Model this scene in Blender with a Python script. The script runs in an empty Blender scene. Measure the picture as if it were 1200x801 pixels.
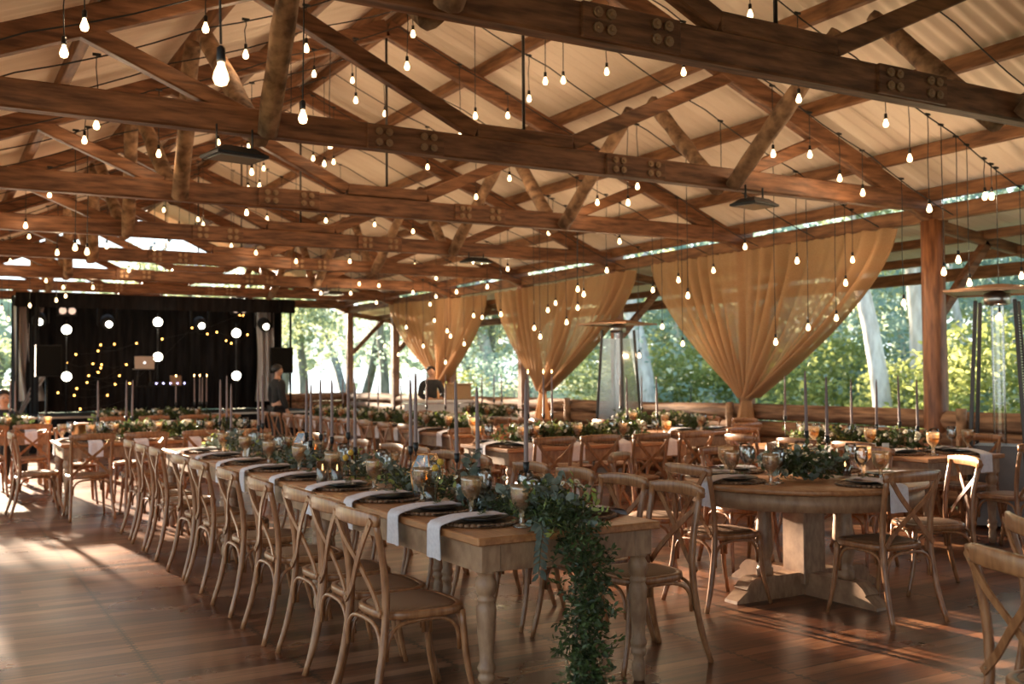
import bpy, math, random
from mathutils import Vector, Matrix, Euler
random.seed(7)
V = Vector
PI = math.pi
C = bpy.context.scene.collection
SC = bpy.context.scene
R = random.Random(11)

# ---------------------------------------------------------------- camera maths
F, YAW, HOR, H, ROLL = 1199.65, math.radians(29.923), 439.71, 1.48, math.radians(-0.427)
PIT = math.atan((HOR - 400.5) / F)
FW = V((math.sin(YAW) * math.cos(PIT), math.cos(YAW) * math.cos(PIT), math.sin(PIT)))
_r = V((math.cos(YAW), -math.sin(YAW), 0)); _u = _r.cross(FW)
RT = _r * math.cos(ROLL) + _u * math.sin(ROLL); UP = _u * math.cos(ROLL) - _r * math.sin(ROLL)
EYE = V((0, 0, H))
def ray(px, py): return FW + RT * ((px - 600) / F) + UP * ((400.5 - py) / F)
def at_x(px, py, x): d = ray(px, py); return EYE + d * (x / d.x)
def at_y(px, py, y): d = ray(px, py); return EYE + d * (y / d.y)
def at_z(px, py, z): d = ray(px, py); return EYE + d * ((z - H) / d.z)
def at_d(px, py, d): return EYE + ray(px, py) * d
S = 0.95
def bz(z): return H + (z - 1.54) * S          # building heights

# ---------------------------------------------------------------- materials
def new_mat(name):
    m = bpy.data.materials.new(name); m.use_nodes = True
    nt = m.node_tree; b = nt.nodes['Principled BSDF']
    return m, nt, b
def setc(b, col, rough=.5, metal=0., spec=.5):
    b.inputs['Base Color'].default_value = (*col, 1); b.inputs['Roughness'].default_value = rough
    b.inputs['Metallic'].default_value = metal; b.inputs['Specular IOR Level'].default_value = spec
def noise_ramp(nt, scale, c1, c2, detail=4, coord='Object', mscale=(1, 1, 1), lo=.35, hi=.65):
    tc = nt.nodes.new('ShaderNodeTexCoord'); mp = nt.nodes.new('ShaderNodeMapping'); mp.inputs['Scale'].default_value = mscale
    n = nt.nodes.new('ShaderNodeTexNoise'); n.inputs['Scale'].default_value = scale; n.inputs['Detail'].default_value = detail
    r = nt.nodes.new('ShaderNodeValToRGB'); r.color_ramp.elements[0].position = lo; r.color_ramp.elements[1].position = hi
    r.color_ramp.elements[0].color = (*c1, 1); r.color_ramp.elements[1].color = (*c2, 1)
    nt.links.new(tc.outputs[coord], mp.inputs[0]); nt.links.new(mp.outputs[0], n.inputs['Vector']); nt.links.new(n.outputs['Fac'], r.inputs[0])
    return r, n
def bump(nt, b, src, strength=.3, dist=.01):
    bp = nt.nodes.new('ShaderNodeBump'); bp.inputs['Strength'].default_value = strength; bp.inputs['Distance'].default_value = dist
    nt.links.new(src, bp.inputs['Height']); nt.links.new(bp.outputs[0], b.inputs['Normal'])
def varied(name, c1, c2, scale=8, rough=.5, mscale=(1, 1, 1), metal=0, spec=.5, bmp=0, detail=4, lo=.35, hi=.65, bdist=.01):
    m, nt, b = new_mat(name); setc(b, c1, rough, metal, spec)
    r, n = noise_ramp(nt, scale, c1, c2, detail, mscale=mscale, lo=lo, hi=hi)
    nt.links.new(r.outputs[0], b.inputs['Base Color'])
    if bmp: bump(nt, b, n.outputs['Fac'], bmp, bdist)
    return m
def plain(name, col, rough=.5, metal=0, spec=.5, emis=None, es=0):
    m, nt, b = new_mat(name); setc(b, col, rough, metal, spec)
    if emis: b.inputs['Emission Color'].default_value = (*emis, 1); b.inputs['Emission Strength'].default_value = es
    return m
def glassy(name, tint, refl=.12, rough=.03):
    m = bpy.data.materials.new(name); m.use_nodes = True; nt = m.node_tree; nt.nodes.clear()
    o = nt.nodes.new('ShaderNodeOutputMaterial'); t = nt.nodes.new('ShaderNodeBsdfTransparent'); g = nt.nodes.new('ShaderNodeBsdfGlossy')
    t.inputs[0].default_value = (*tint, 1); g.inputs['Roughness'].default_value = rough
    lw = nt.nodes.new('ShaderNodeLayerWeight'); lw.inputs[0].default_value = .35
    ma = nt.nodes.new('ShaderNodeMath'); ma.operation = 'MULTIPLY_ADD'; ma.inputs[1].default_value = .75; ma.inputs[2].default_value = refl
    mx = nt.nodes.new('ShaderNodeMixShader')
    nt.links.new(lw.outputs['Fresnel'], ma.inputs[0]); nt.links.new(ma.outputs[0], mx.inputs[0]); nt.links.new(t.outputs[0], mx.inputs[1]); nt.links.new(g.outputs[0], mx.inputs[2]); nt.links.new(mx.outputs[0], o.inputs[0])
    return m
def leafy(name, c1, c2, trans=.35, rough=.5, scale=25):
    m, nt, b = new_mat(name); setc(b, c1, rough)
    r, n = noise_ramp(nt, scale, c1, c2, 2)
    nt.links.new(r.outputs[0], b.inputs['Base Color'])
    t = nt.nodes.new('ShaderNodeBsdfTranslucent'); nt.links.new(r.outputs[0], t.inputs[0])
    mx = nt.nodes.new('ShaderNodeMixShader'); mx.inputs[0].default_value = trans
    o = nt.nodes['Material Output']
    nt.links.new(b.outputs[0], mx.inputs[1]); nt.links.new(t.outputs[0], mx.inputs[2]); nt.links.new(mx.outputs[0], o.inputs[0])
    return m

M = {}
M['beam'] = varied('beam wood', (.08, .032, .014), (.235, .104, .05), 3.2, .55, (1, 7, 7), bmp=.5, spec=.3, detail=9)
M['beam_y'] = varied('beam wood lengthwise', (.11, .046, .019), (.255, .118, .052), 3.2, .6, (6, 1, 6), bmp=.3, spec=.3)
M['log'] = varied('rough hewn log', (.10, .05, .025), (.36, .21, .12), 9, .8, (1, 1, 1), bmp=.9, detail=8, bdist=.02)
M['bark'] = varied('stacked log bark', (.11, .05, .025), (.36, .20, .11), 3.5, .8, (3, .6, 6), bmp=.8, detail=6, bdist=.02)
M['post'] = varied('post wood', (.12, .04, .015), (.30, .115, .045), 4, .45, (5, 5, .8), bmp=.3)
M['chair'] = varied('oak chair wood', (.19, .073, .027), (.335, .148, .062), 14, .31, (3, 3, .8), spec=.5)
M['rattan'] = None
M['table_top'] = varied('honey table top', (.26, .10, .033), (.41, .175, .066), 7, .36, (6, .7, 6))
M['table_topx'] = varied('honey table top across', (.26, .10, .033), (.41, .175, .066), 7, .4, (.7, 6, 6))
M['table_body'] = varied('washed table wood', (.22, .112, .058), (.35, .20, .11), 6, .5, (5, 2, 2))
M['black_metal'] = plain('black iron', (.012, .012, .013), .45, .3)
M['bolt'] = plain('galvanised bolt', (.30, .18, .10), .5, .6)
M['plate'] = plain('black stoneware', (.012, .011, .011), .28)
M['napkin'] = varied('linen napkin', (.62, .57, .60), (.70, .65, .67), 60, .85, bmp=.1)
M['mat_wood'] = varied('rattan placemat', (.12, .055, .026), (.30, .165, .085), 40, .7, bmp=.5)
M['candle'] = varied('mauve taper wax', (.18, .12, .112), (.235, .16, .148), 5, .55)
M['wax'] = plain('ivory wax', (.78, .62, .48), .5)
M['wax'].node_tree.nodes['Principled BSDF'].inputs['Subsurface Weight'].default_value = .2
M['flame'] = plain('candle flame', (1, .6, .2), .5, emis=(1, .55, .18), es=14)
def cloudy(name, tint, dif, k):
    m = glassy(name, tint, .14, .08); nt = m.node_tree; o = [n for n in nt.nodes if n.type == 'OUTPUT_MATERIAL'][0]; src = o.inputs[0].links[0].from_socket
    t = nt.nodes.new('ShaderNodeBsdfTranslucent'); t.inputs[0].default_value = (*dif, 1); d = nt.nodes.new('ShaderNodeBsdfDiffuse'); d.inputs[0].default_value = (*dif, 1)
    a = nt.nodes.new('ShaderNodeMixShader'); a.inputs[0].default_value = .6; nt.links.new(d.outputs[0], a.inputs[1]); nt.links.new(t.outputs[0], a.inputs[2])
    b = nt.nodes.new('ShaderNodeMixShader'); b.inputs[0].default_value = k; nt.links.new(src, b.inputs[1]); nt.links.new(a.outputs[0], b.inputs[2]); nt.links.new(b.outputs[0], o.inputs[0]); return m
M['amber'] = cloudy('amber pressed glass', (.98, .87, .72), (.98, .72, .48), .13)
M['wine'] = glassy('pale wine', (.93, .72, .45), .05)
M['clear'] = glassy('clear glass', (.97, .98, .98), .07)
M['gold'] = plain('copper frame', (.65, .33, .14), .3, 1)
M['card'] = plain('white card', (.75, .73, .68), .8)
M['black_cloth'] = varied('black stage cloth', (.006, .006, .007), (.016, .015, .016), 3, .95, (4, 4, .5), spec=.1)
M['satin'] = varied('silver satin', (.30, .28, .28), (.42, .40, .40), 2, .4, (6, 6, .6))
M['speaker'] = plain('speaker shell', (.008, .008, .008), .7, 0, .2)
M['grille'] = varied('speaker grille', (.003, .003, .003), (.008, .008, .007), 160, .8, spec=.1)
M['steel'] = plain('brushed steel', (.42, .40, .38), .3, 1)
M['base_steel'] = varied('brushed dark steel', (.13, .115, .115), (.19, .17, .165), 3, .45, metal=.4)
M['dark_steel'] = plain('dark steel', (.06, .05, .045), .4, .8)
M['hood'] = plain('heater hood', (.30, .16, .09), .4, .7)
M['bulb'] = bpy.data.materials.new('glowing bulb'); M['bulb'].use_nodes = True; _n = M['bulb'].node_tree; _n.nodes.clear()
_o = _n.nodes.new('ShaderNodeOutputMaterial'); _t = _n.nodes.new('ShaderNodeBsdfTransparent'); _e = _n.nodes.new('ShaderNodeEmission'); _a = _n.nodes.new('ShaderNodeAddShader')
_e.inputs[0].default_value = (1, .66, .33, 1); _e.inputs[1].default_value = 2.6; _n.links.new(_t.outputs[0], _a.inputs[0]); _n.links.new(_e.outputs[0], _a.inputs[1]); _n.links.new(_a.outputs[0], _o.inputs[0])
BL = bpy.data.lights.new('filament', 'POINT'); BL.energy = 2.3; BL.color = (1, .71, .43); BL.shadow_soft_size = .012
M['cord'] = plain('black cord', (.01, .01, .01), .6)
M['stage_lamp'] = plain('stage lamp glow', (1, .95, .8), .4, emis=(1, .93, .72), es=9)
M['dim_lamp'] = plain('dim stage lens', (.6, .45, .38), .3, emis=(1, .7, .55), es=.45)
M['led'] = plain('warm led', (1, .5, .15), .4, emis=(1, .42, .09), es=7)
M['blue_led'] = plain('console led', (.6, .6, 1), .4, emis=(.6, .55, 1), es=4)
M['laptop'] = plain('laptop lid', (.34, .31, .29), .35, .6)
M['skin'] = plain('skin', (.52, .28, .18), .55)
M['hair'] = plain('dark hair', (.012, .009, .008), .5)
M['black_shirt'] = varied('black shirt', (.008, .008, .009), (.02, .018, .018), 10, .85)
M['suit'] = varied('navy suit', (.012, .014, .022), (.025, .027, .038), 10, .8)
M['white_shirt'] = plain('white shirt', (.75, .76, .8), .8)
M['white_wood'] = varied('white painted bar', (.62, .60, .56), (.74, .72, .68), 5, .6)
M['wicker'] = varied('wicker', (.26, .14, .06), (.46, .28, .14), 50, .8, (1, 1, 3), bmp=.6)
M['euc'] = leafy('eucalyptus leaf', (.085, .11, .088), (.18, .21, .175), .25, .55)
M['euc_dark'] = leafy('dark leaf', (.027, .040, .014), (.062, .082, .028), .3, .45)
M['fern'] = leafy('fine green leaf', (.04, .07, .018), (.10, .14, .04), .35, .45)
M['lime'] = leafy('young lime leaf', (.22, .28, .06), (.36, .40, .12), .4, .5)
M['blossom'] = leafy('ivory blossom', (.72, .66, .52), (.85, .80, .66), .3, .6)
M['yellow'] = varied('yellow button flower', (.42, .24, .02), (.60, .38, .05), 80, .8, bmp=.6)
M['stem'] = plain('green stem', (.07, .08, .03), .7)
M['trunk'] = varied('pale gum trunk', (.36, .33, .30), (.62, .60, .57), 3, .85, (2, 2, .6), bmp=.3)
M['trunk_dark'] = varied('grey trunk', (.10, .10, .085), (.22, .21, .18), 3, .85, (2, 2, .6), bmp=.3)
M['tree_a'] = leafy('olive tree leaf', (.22, .27, .13), (.42, .46, .25), .55, .6, .8)
M['tree_b'] = leafy('blue gum leaf', (.18, .27, .22), (.36, .46, .38), .55, .6, .8)
M['tree_c'] = leafy('yellow green leaf', (.22, .26, .07), (.42, .44, .15), .5, .6, .8)
M['grass'] = varied('meadow grass', (.20, .22, .10), (.36, .36, .18), .6, .9, detail=8)

def mat_rattan():
    m, nt, b = new_mat('woven rattan'); setc(b, (.2, .1, .05), .6)
    tc = nt.nodes.new('ShaderNodeTexCoord'); ck = nt.nodes.new('ShaderNodeTexChecker'); ck.inputs['Scale'].default_value = 130
    mp = nt.nodes.new('ShaderNodeMapping'); mp.inputs['Rotation'].default_value = (0, 0, .785)
    ck.inputs[1].default_value = (.13, .06, .026, 1); ck.inputs[2].default_value = (.24, .125, .06, 1)
    nt.links.new(tc.outputs['Object'], mp.inputs[0]); nt.links.new(mp.outputs[0], ck.inputs[0]); nt.links.new(ck.outputs[0], b.inputs['Base Color'])
    bump(nt, b, ck.outputs[1], .4, .002)
    return m
M['rattan'] = mat_rattan()
def mat_curtain():
    m, nt, b = new_mat('sheer rust curtain'); setc(b, (.5, .29, .15), .85, spec=.1)
    r, n = noise_ramp(nt, 220, (.44, .25, .13), (.56, .33, .18), 2, mscale=(1, 1, .3))
    nt.links.new(r.outputs[0], b.inputs['Base Color'])
    t = nt.nodes.new('ShaderNodeBsdfTranslucent'); nt.links.new(r.outputs[0], t.inputs[0])
    tr = nt.nodes.new('ShaderNodeBsdfTransparent'); tr.inputs[0].default_value = (.95, .82, .66, 1)
    m1 = nt.nodes.new('ShaderNodeMixShader'); m1.inputs[0].default_value = .42; m2 = nt.nodes.new('ShaderNodeMixShader'); m2.inputs[0].default_value = .2
    o = nt.nodes['Material Output']
    nt.links.new(b.outputs[0], m1.inputs[1]); nt.links.new(t.outputs[0], m1.inputs[2]); nt.links.new(m1.outputs[0], m2.inputs[1]); nt.links.new(tr.outputs[0], m2.inputs[2]); nt.links.new(m2.outputs[0], o.inputs[0])
    return m
M['curtain'] = mat_curtain()
def mat_floor():
    m, nt, b = new_mat('worn plank floor'); setc(b, (.2, .1, .05), .36)
    N, L = nt.nodes.new, nt.links.new
    tc = N('ShaderNodeTexCoord'); sp = N('ShaderNodeSeparateXYZ'); L(tc.outputs['Object'], sp.inputs[0])
    def mth(op, a, bb=None, c=None):
        n = N('ShaderNodeMath'); n.operation = op
        for i, q in enumerate((a, bb, c)):
            if q is None: continue
            if isinstance(q, (int, float)): n.inputs[i].default_value = q
            else: L(q, n.inputs[i])
        return n.outputs[0]
    yp = mth('DIVIDE', sp.outputs[1], .105); row = mth('FLOOR', yp); fy = mth('FRACT', yp)
    wn = N('ShaderNodeTexWhiteNoise'); wn.noise_dimensions = '1D'; L(row, wn.inputs['W'])
    # long boards: each row shifted, 3.4 m boards
    xs = mth('ADD', mth('DIVIDE', sp.outputs[0], 3.4), mth('MULTIPLY', wn.outputs['Value'], 7.3)); bx = mth('FLOOR', xs)
    wn2 = N('ShaderNodeTexWhiteNoise'); wn2.noise_dimensions = '2D'; cb = N('ShaderNodeCombineXYZ'); L(row, cb.inputs[0]); L(bx, cb.inputs[1]); L(cb.outputs[0], wn2.inputs['Vector'])
    mp = N('ShaderNodeMapping'); mp.inputs['Scale'].default_value = (1.1, 9, 1); L(tc.outputs['Object'], mp.inputs[0])
    cb2 = N('ShaderNodeCombineXYZ'); L(mth('MULTIPLY', wn2.outputs['Value'], 40), cb2.inputs[0]); va = N('ShaderNodeVectorMath'); L(mp.outputs[0], va.inputs[0]); L(cb2.outputs[0], va.inputs[1])
    n1 = N('ShaderNodeTexNoise'); n1.inputs['Scale'].default_value = 2.4; n1.inputs['Detail'].default_value = 8; n1.inputs['Roughness'].default_value = .62; L(va.outputs[0], n1.inputs['Vector'])
    n2 = N('ShaderNodeTexNoise'); n2.inputs['Scale'].default_value = .9; n2.inputs['Detail'].default_value = 5; L(tc.outputs['Object'], n2.inputs['Vector'])
    f = mth('ADD', mth('ADD', mth('MULTIPLY', n1.outputs['Fac'], .62), mth('MULTIPLY', n2.outputs['Fac'], .40)), mth('MULTIPLY', mth('SUBTRACT', wn2.outputs['Value'], .5), .32))
    cr = N('ShaderNodeValToRGB'); e = cr.color_ramp.elements
    e[0].position = .30; e[0].color = (.045, .014, .006, 1); e[1].position = .74; e[1].color = (.30, .135, .066, 1)
    k = e.new(.52); k.color = (.15, .05, .02, 1); L(f, cr.inputs[0])
    seam = mth('LESS_THAN', mth('MINIMUM', fy, mth('SUBTRACT', 1, fy)), .034)
    wide = mth('MULTIPLY', mth('LESS_THAN', fy, .1), mth('LESS_THAN', mth('FRACT', mth('DIVIDE', row, 9)), .1))
    # nail rows
    dx = mth('ABSOLUTE', mth('SUBTRACT', mth('FRACT', mth('DIVIDE', sp.outputs[0], .68)), .5)); dxm = mth('MULTIPLY', dx, .68)
    d1 = mth('SUBTRACT', dxm, .012); dyn = mth('MULTIPLY', mth('SUBTRACT', mth('ABSOLUTE', mth('SUBTRACT', fy, .5)), .27), .105)
    nail = mth('LESS_THAN', mth('ADD', mth('MULTIPLY', d1, d1), mth('MULTIPLY', dyn, dyn)), .0001)
    dark = mth('MINIMUM', mth('ADD', mth('ADD', mth('MULTIPLY', seam, .75), mth('MULTIPLY', wide, .6)), mth('ADD', nail, mth('MULTIPLY', mth('LESS_THAN', dxm, .006), .8))), 1)
    mx = N('ShaderNodeMix'); mx.data_type = 'RGBA'; L(dark, mx.inputs[0]); L(cr.outputs[0], mx.inputs[6]); mx.inputs[7].default_value = (.018, .009, .006, 1)
    L(mx.outputs[2], b.inputs['Base Color'])
    rr = mth('MULTIPLY_ADD', n2.outputs['Fac'], .25, .17); L(rr, b.inputs['Roughness'])
    hh = mth('SUBTRACT', 1, mth('MULTIPLY', mth('ADD', seam, wide), .5)); bump(nt, b, hh, .12, .003)
    return m
M['floor'] = mat_floor()
def mat_roof():
    m, nt, b = new_mat('aged white roof sheet'); setc(b, (.5, .4, .3), .7, spec=.2)
    r, n = noise_ramp(nt, 1.4, (.74, .61, .50), (.86, .74, .63), 6, mscale=(.35, 3, 1), lo=.3, hi=.7)
    nt.links.new(r.outputs[0], b.inputs['Base Color'])
    return m
M['roof'] = mat_roof()

# ---------------------------------------------------------------- mesh builder
class MB:
    def __init__(s): s.v = []; s.f = []; s.mi = []; s.sm = []
    def add(s, vs, fs, mi=0, smooth=False):
        b = len(s.v); s.v += [tuple(q) for q in vs]
        for f in fs: s.f.append(tuple(b + i for i in f)); s.mi.append(mi); s.sm.append(smooth)
        return s
    def box(s, c, sz, rot=None, mi=0, ch=.0):
        hx, hy, hz = sz[0] / 2, sz[1] / 2, sz[2] / 2; ch = min(ch, hx * .6, hy * .6, hz * .6)
        rot = rot or Matrix.Identity(3); c = V(c)
        if ch <= 0:
            vs = [c + rot @ V((x * hx, y * hy, z * hz)) for x in (-1, 1) for y in (-1, 1) for z in (-1, 1)]
            return s.add(vs, [(0, 1, 3, 2), (4, 6, 7, 5), (0, 4, 5, 1), (2, 3, 7, 6), (0, 2, 6, 4), (1, 5, 7, 3)], mi)
        import itertools
        vs = []; idx = {}
        for x in (-1, 1):
            for y in (-1, 1):
                for z in (-1, 1):
                    for a in range(3):
                        p = [x * hx, y * hy, z * hz]; sg = (x, y, z)
                        for q in range(3):
                            if q != a: p[q] -= sg[q] * ch
                        idx[(x, y, z, a)] = len(vs); vs.append(c + rot @ V(p))
        fs = []
        for a in range(3):
            o = [q for q in range(3) if q != a]
            for sg in (-1, 1):
                loop = []
                for (i, j) in ((-1, -1), (1, -1), (1, 1), (-1, 1)):
                    k = [0, 0, 0]; k[a] = sg; k[o[0]] = i; k[o[1]] = j; loop.append(idx[(*k, a)])
                fs.append(tuple(loop))
        for a in range(3):       # edges along axis a
            o = [q for q in range(3) if q != a]
            for i in (-1, 1):
                for j in (-1, 1):
                    k0 = [0, 0, 0]; k0[a] = -1; k0[o[0]] = i; k0[o[1]] = j; k1 = list(k0); k1[a] = 1
                    fs.append((idx[(*k0, o[0])], idx[(*k1, o[0])], idx[(*k1, o[1])], idx[(*k0, o[1])]))
        for x in (-1, 1):
            for y in (-1, 1):
                for z in (-1, 1): fs.append(tuple(idx[(x, y, z, a)] for a in range(3)))
        return s.add(vs, fs, mi)
    def bar(s, p, q, w, h, up=(0, 0, 1), mi=0, ch=.0):
        p, q = V(p), V(q); d = q - p; L = d.length; d.normalize(); up = V(up)
        if abs(d.dot(up)) > .98: up = V((1, 0, 0))
        side = d.cross(up).normalized(); u2 = side.cross(d)
        rot = Matrix((d, side, u2)).transposed()
        return s.box((p + q) / 2, (L, w, h), rot, mi, ch)
    def tube(s, path, rad, seg=8, mi=0, caps=True, flat=None, jit=0):
        P = [V(p) for p in path]; n = len(P)
        if not isinstance(rad, (list, tuple)): rad = [rad] * n
        up = V((0, 0, 1)); t0 = (P[1] - P[0]).normalized()
        if abs(t0.z) > .9: up = V((1, 0, 0))
        x = t0.cross(up).normalized(); vs = []
        for i in range(n):
            t = (P[min(i + 1, n - 1)] - P[max(i - 1, 0)]).normalized()
            x = (x - t * x.dot(t)).normalized(); y = t.cross(x)
            for k in range(seg):
                a = 2 * PI * k / seg; r = rad[i] * (1 + (R.uniform(-jit, jit) if jit else 0))
                vs.append(P[i] + x * (math.cos(a) * r) + y * (math.sin(a) * r * (flat or 1)))
        fs = [(i * seg + k, i * seg + (k + 1) % seg, (i + 1) * seg + (k + 1) % seg, (i + 1) * seg + k) for i in range(n - 1) for k in range(seg)]
        s.add(vs, fs, mi, True)
        if caps:
            b = len(s.v) - len(vs)
            s.f += [tuple(b + k for k in range(seg))[::-1], tuple(b + (n - 1) * seg + k for k in range(seg))]; s.mi += [mi, mi]; s.sm += [False, False]
        return s
    def lathe(s, prof, seg=16, o=(0, 0, 0), mi=0, smooth=True, sx=1, sy=1, caps=False):
        o = V(o); vs = []; n = len(prof)
        for (r, z) in prof:
            for k in range(seg):
                a = 2 * PI * k / seg; vs.append(o + V((r * math.cos(a) * sx, r * math.sin(a) * sy, z)))
        fs = [(i * seg + k, i * seg + (k + 1) % seg, (i + 1) * seg + (k + 1) % seg, (i + 1) * seg + k) for i in range(n - 1) for k in range(seg)]
        s.add(vs, fs, mi, smooth)
        if caps:
            b = len(s.v) - len(vs)
            s.f += [tuple(b + k for k in range(seg))[::-1], tuple(b + (n - 1) * seg + k for k in range(seg))]; s.mi += [mi, mi]; s.sm += [False, False]
        return s
    def grid(s, fn, nu, nv, mi=0, smooth=True, wrap=False):
        vs = [fn(i / nu, j / nv) for j in range(nv + 1) for i in range(nu + 1)]
        fs = [(j * (nu + 1) + i, j * (nu + 1) + i + 1, (j + 1) * (nu + 1) + i + 1, (j + 1) * (nu + 1) + i) for j in range(nv) for i in range(nu)]
        return s.add(vs, fs, mi, smooth)
    def ball(s, c, r, mi=0, seg=10, rings=6, sz=1):
        return s.lathe([(max(r * math.sin(PI * i / rings), .0005), -r * sz * math.cos(PI * i / rings)) for i in range(rings + 1)], seg, c, mi)
    def prism(s, outline, z0, z1, o=(0, 0, 0), mi=0, sc_top=1):
        n = len(outline); o = V(o)
        vs = [o + V((x, y, z0)) for x, y in outline] + [o + V((x * sc_top, y * sc_top, z1)) for x, y in outline]
        fs = [tuple(range(n))[::-1], tuple(range(n, 2 * n))] + [(i, (i + 1) % n, n + (i + 1) % n, n + i) for i in range(n)]
        return s.add(vs, fs, mi)
    def leaf(s, p, d, nrm, L, W, mi=0, fold=.15, bend=.15):
        d = d.normalized(); sd = d.cross(nrm)
        if sd.length < 1e-4: sd = d.cross(V((.3, .5, .8)))
        sd.normalize(); n = sd.cross(d)
        m1 = p + d * (L * .35) - n * (L * bend * .2); m2 = p + d * (L * .72) - n * (L * bend * .6); t = p + d * L - n * (L * bend)
        a, b_ = sd * (W * .5) + n * (W * fold), -sd * (W * .5) + n * (W * fold)
        s.add([p, m1 + a, m2 + a * .85, t, m2 + b_ * .85, m1 + b_, m1, m2], [(0, 1, 6), (0, 6, 5), (6, 1, 2, 7), (5, 6, 7, 4), (7, 2, 3), (4, 7, 3)], mi, True)
        return s
    def mesh(s, name, mats):
        me = bpy.data.meshes.new(name); me.from_pydata(s.v, [], s.f)
        if not isinstance(mats, (list, tuple)): mats = [mats]
        for m in mats: me.materials.append(m)
        me.polygons.foreach_set('material_index', s.mi); me.polygons.foreach_set('use_smooth', s.sm)
        me.update(); return me

def tag(o, label=None, cat=None, group=None, kind=None):
    if label: o['label'] = label
    if cat: o['category'] = cat
    if group: o['group'] = group
    if kind: o['kind'] = kind
    return o
def obj(name, me, parent=None, loc=(0, 0, 0), rz=0.0, rot=None, scale=None):
    o = bpy.data.objects.new(name, me); C.objects.link(o); o.location = loc
    o.rotation_euler = rot if rot else (0, 0, rz)
    if scale: o.scale = scale if isinstance(scale, (tuple, list)) else (scale,) * 3
    if parent: o.parent = parent
    return o
def thing(name, label, cat, loc=(0, 0, 0), rz=0.0, group=None, rot=None, scale=None, kind=None):
    return tag(obj(name, None, None, loc, rz, rot, scale), label, cat, group, kind)
def solid(name, me, label, cat, loc=(0, 0, 0), rz=0.0, group=None, rot=None, scale=None, kind=None):
    return tag(obj(name, me, None, loc, rz, rot, scale), label, cat, group, kind)
def place(proto, name, label, cat, loc, rz=0.0, group=None, scale=None, rot=None):
    t = thing(name, label, cat, loc, rz, group, rot, scale)
    made = []
    for e in proto: made.append(obj(e[0], e[1], made[e[2]] if len(e) > 2 else t))
    return t
ORD = ['zeroth', 'first', 'second', 'third', 'fourth', 'fifth', 'sixth', 'seventh', 'eighth', 'ninth', 'tenth', 'eleventh', 'twelfth', 'thirteenth', 'fourteenth', 'fifteenth', 'sixteenth', 'seventeenth', 'eighteenth', 'nineteenth', 'twentieth', 'twenty-first', 'twenty-second', 'twenty-third', 'twenty-fourth', 'twenty-fifth', 'twenty-sixth', 'twenty-seventh', 'twenty-eighth', 'twenty-ninth', 'thirtieth', 'thirty-first', 'thirty-second', 'thirty-third', 'thirty-fourth', 'thirty-fifth', 'thirty-sixth', 'thirty-seventh', 'thirty-eighth', 'thirty-ninth', 'fortieth']

# ---------------------------------------------------------------- the hall
XW, XL, XC = 10.3 * S, -0.89 * S, 4.71 * S        # window-side wall, open side, ridge line
TY = [(4.77 + 3.17 * i) * S for i in range(8)]     # truss lines
def rz_(x): return bz(5.645) - .406 * abs(x - XC)  # rafter centre height
def struct(name, mb, mat, label=None, parent=None, cat=None):
    o = obj(name, mb.mesh(name, mat), parent)
    if not parent: tag(o, label, cat, None, 'structure')
    return o
YE = TY[7] + .3
struct('floor', MB().grid(lambda u, v: V((XL - 1.5 + u * (XW + .25 - XL + 1.5), -13 + v * (YE + 13.7), 0)), 4, 12, smooth=False), M['floor'], 'worn reddish brown plank floor with nail rows', None, 'floor')

# roof: corrugated sheets
def roof_sheet(x0, z0, x1, z1, y0, y1):
    n = int((y1 - y0) / .0375)
    mb = MB()
    for off in (0,):
        mb.grid(lambda u, v: V((x0 + (x1 - x0) * v, y0 + (y1 - y0) * u, z0 + (z1 - z0) * v + .017 * math.sin(u * (y1 - y0) * 2 * PI / .15))), n, 1, smooth=True)
    return mb
ro = tag(obj('ceiling', None), 'pitched corrugated roof lining, whitish tan, above the trusses', 'roof', None, 'structure')
TOPZ = .29
obj('roof_sheet', roof_sheet(XC, rz_(XC) + TOPZ, XW + .12, rz_(XW + .12) + TOPZ, -13, YE + .6).mesh('roof_sheet', M['roof']), ro)
obj('roof_sheet', roof_sheet(XC, rz_(XC) + TOPZ, XL - .6, rz_(XL - .6) + TOPZ, -13, YE + .6).mesh('roof_sheet', M['roof']), ro)
# lean-to roof outside the posts
lz0, lz1 = bz(3.46), bz(3.14); LX = XW + 2.0
pr = tag(obj('roof', None), 'low lean-to roof outside the curtain posts', 'roof', None, 'structure')
obj('roof_sheet', roof_sheet(XW + .16, lz0, LX + .3, lz1 - .04, -13, YE + .6).mesh('lean_to_sheet', M['roof']), pr)
for f_ in (.38, .72):
    x = XW + .2 + f_ * 1.8
    obj('purlin', MB().bar((x, 1, lz0 - .07 - f_ * .44), (x, YE + .5, lz0 - .07 - f_ * .44), .09, .11, ch=.01).mesh('purlin', M['beam_y']), pr)
obj('outer_beam', MB().bar((LX, 1, lz1 - .24), (LX, YE + .5, lz1 - .24), .12, .16, ch=.01).mesh('outer_beam', M['beam_y']), pr)
for y in TY:
    if y < 2: continue
    obj('rafter', MB().bar((XW, y, lz0 - .17), (LX + .2, y, lz1 - .27 + .11), .09, .13, ch=.01).mesh('rafter', M['beam']), pr)
    obj('brace', MB().bar((XW + .08, y, bz(2.2)), (XW + .95, y, bz(3.12)), .09, .11, ch=.01).mesh('brace', M['beam']), pr)
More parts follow.
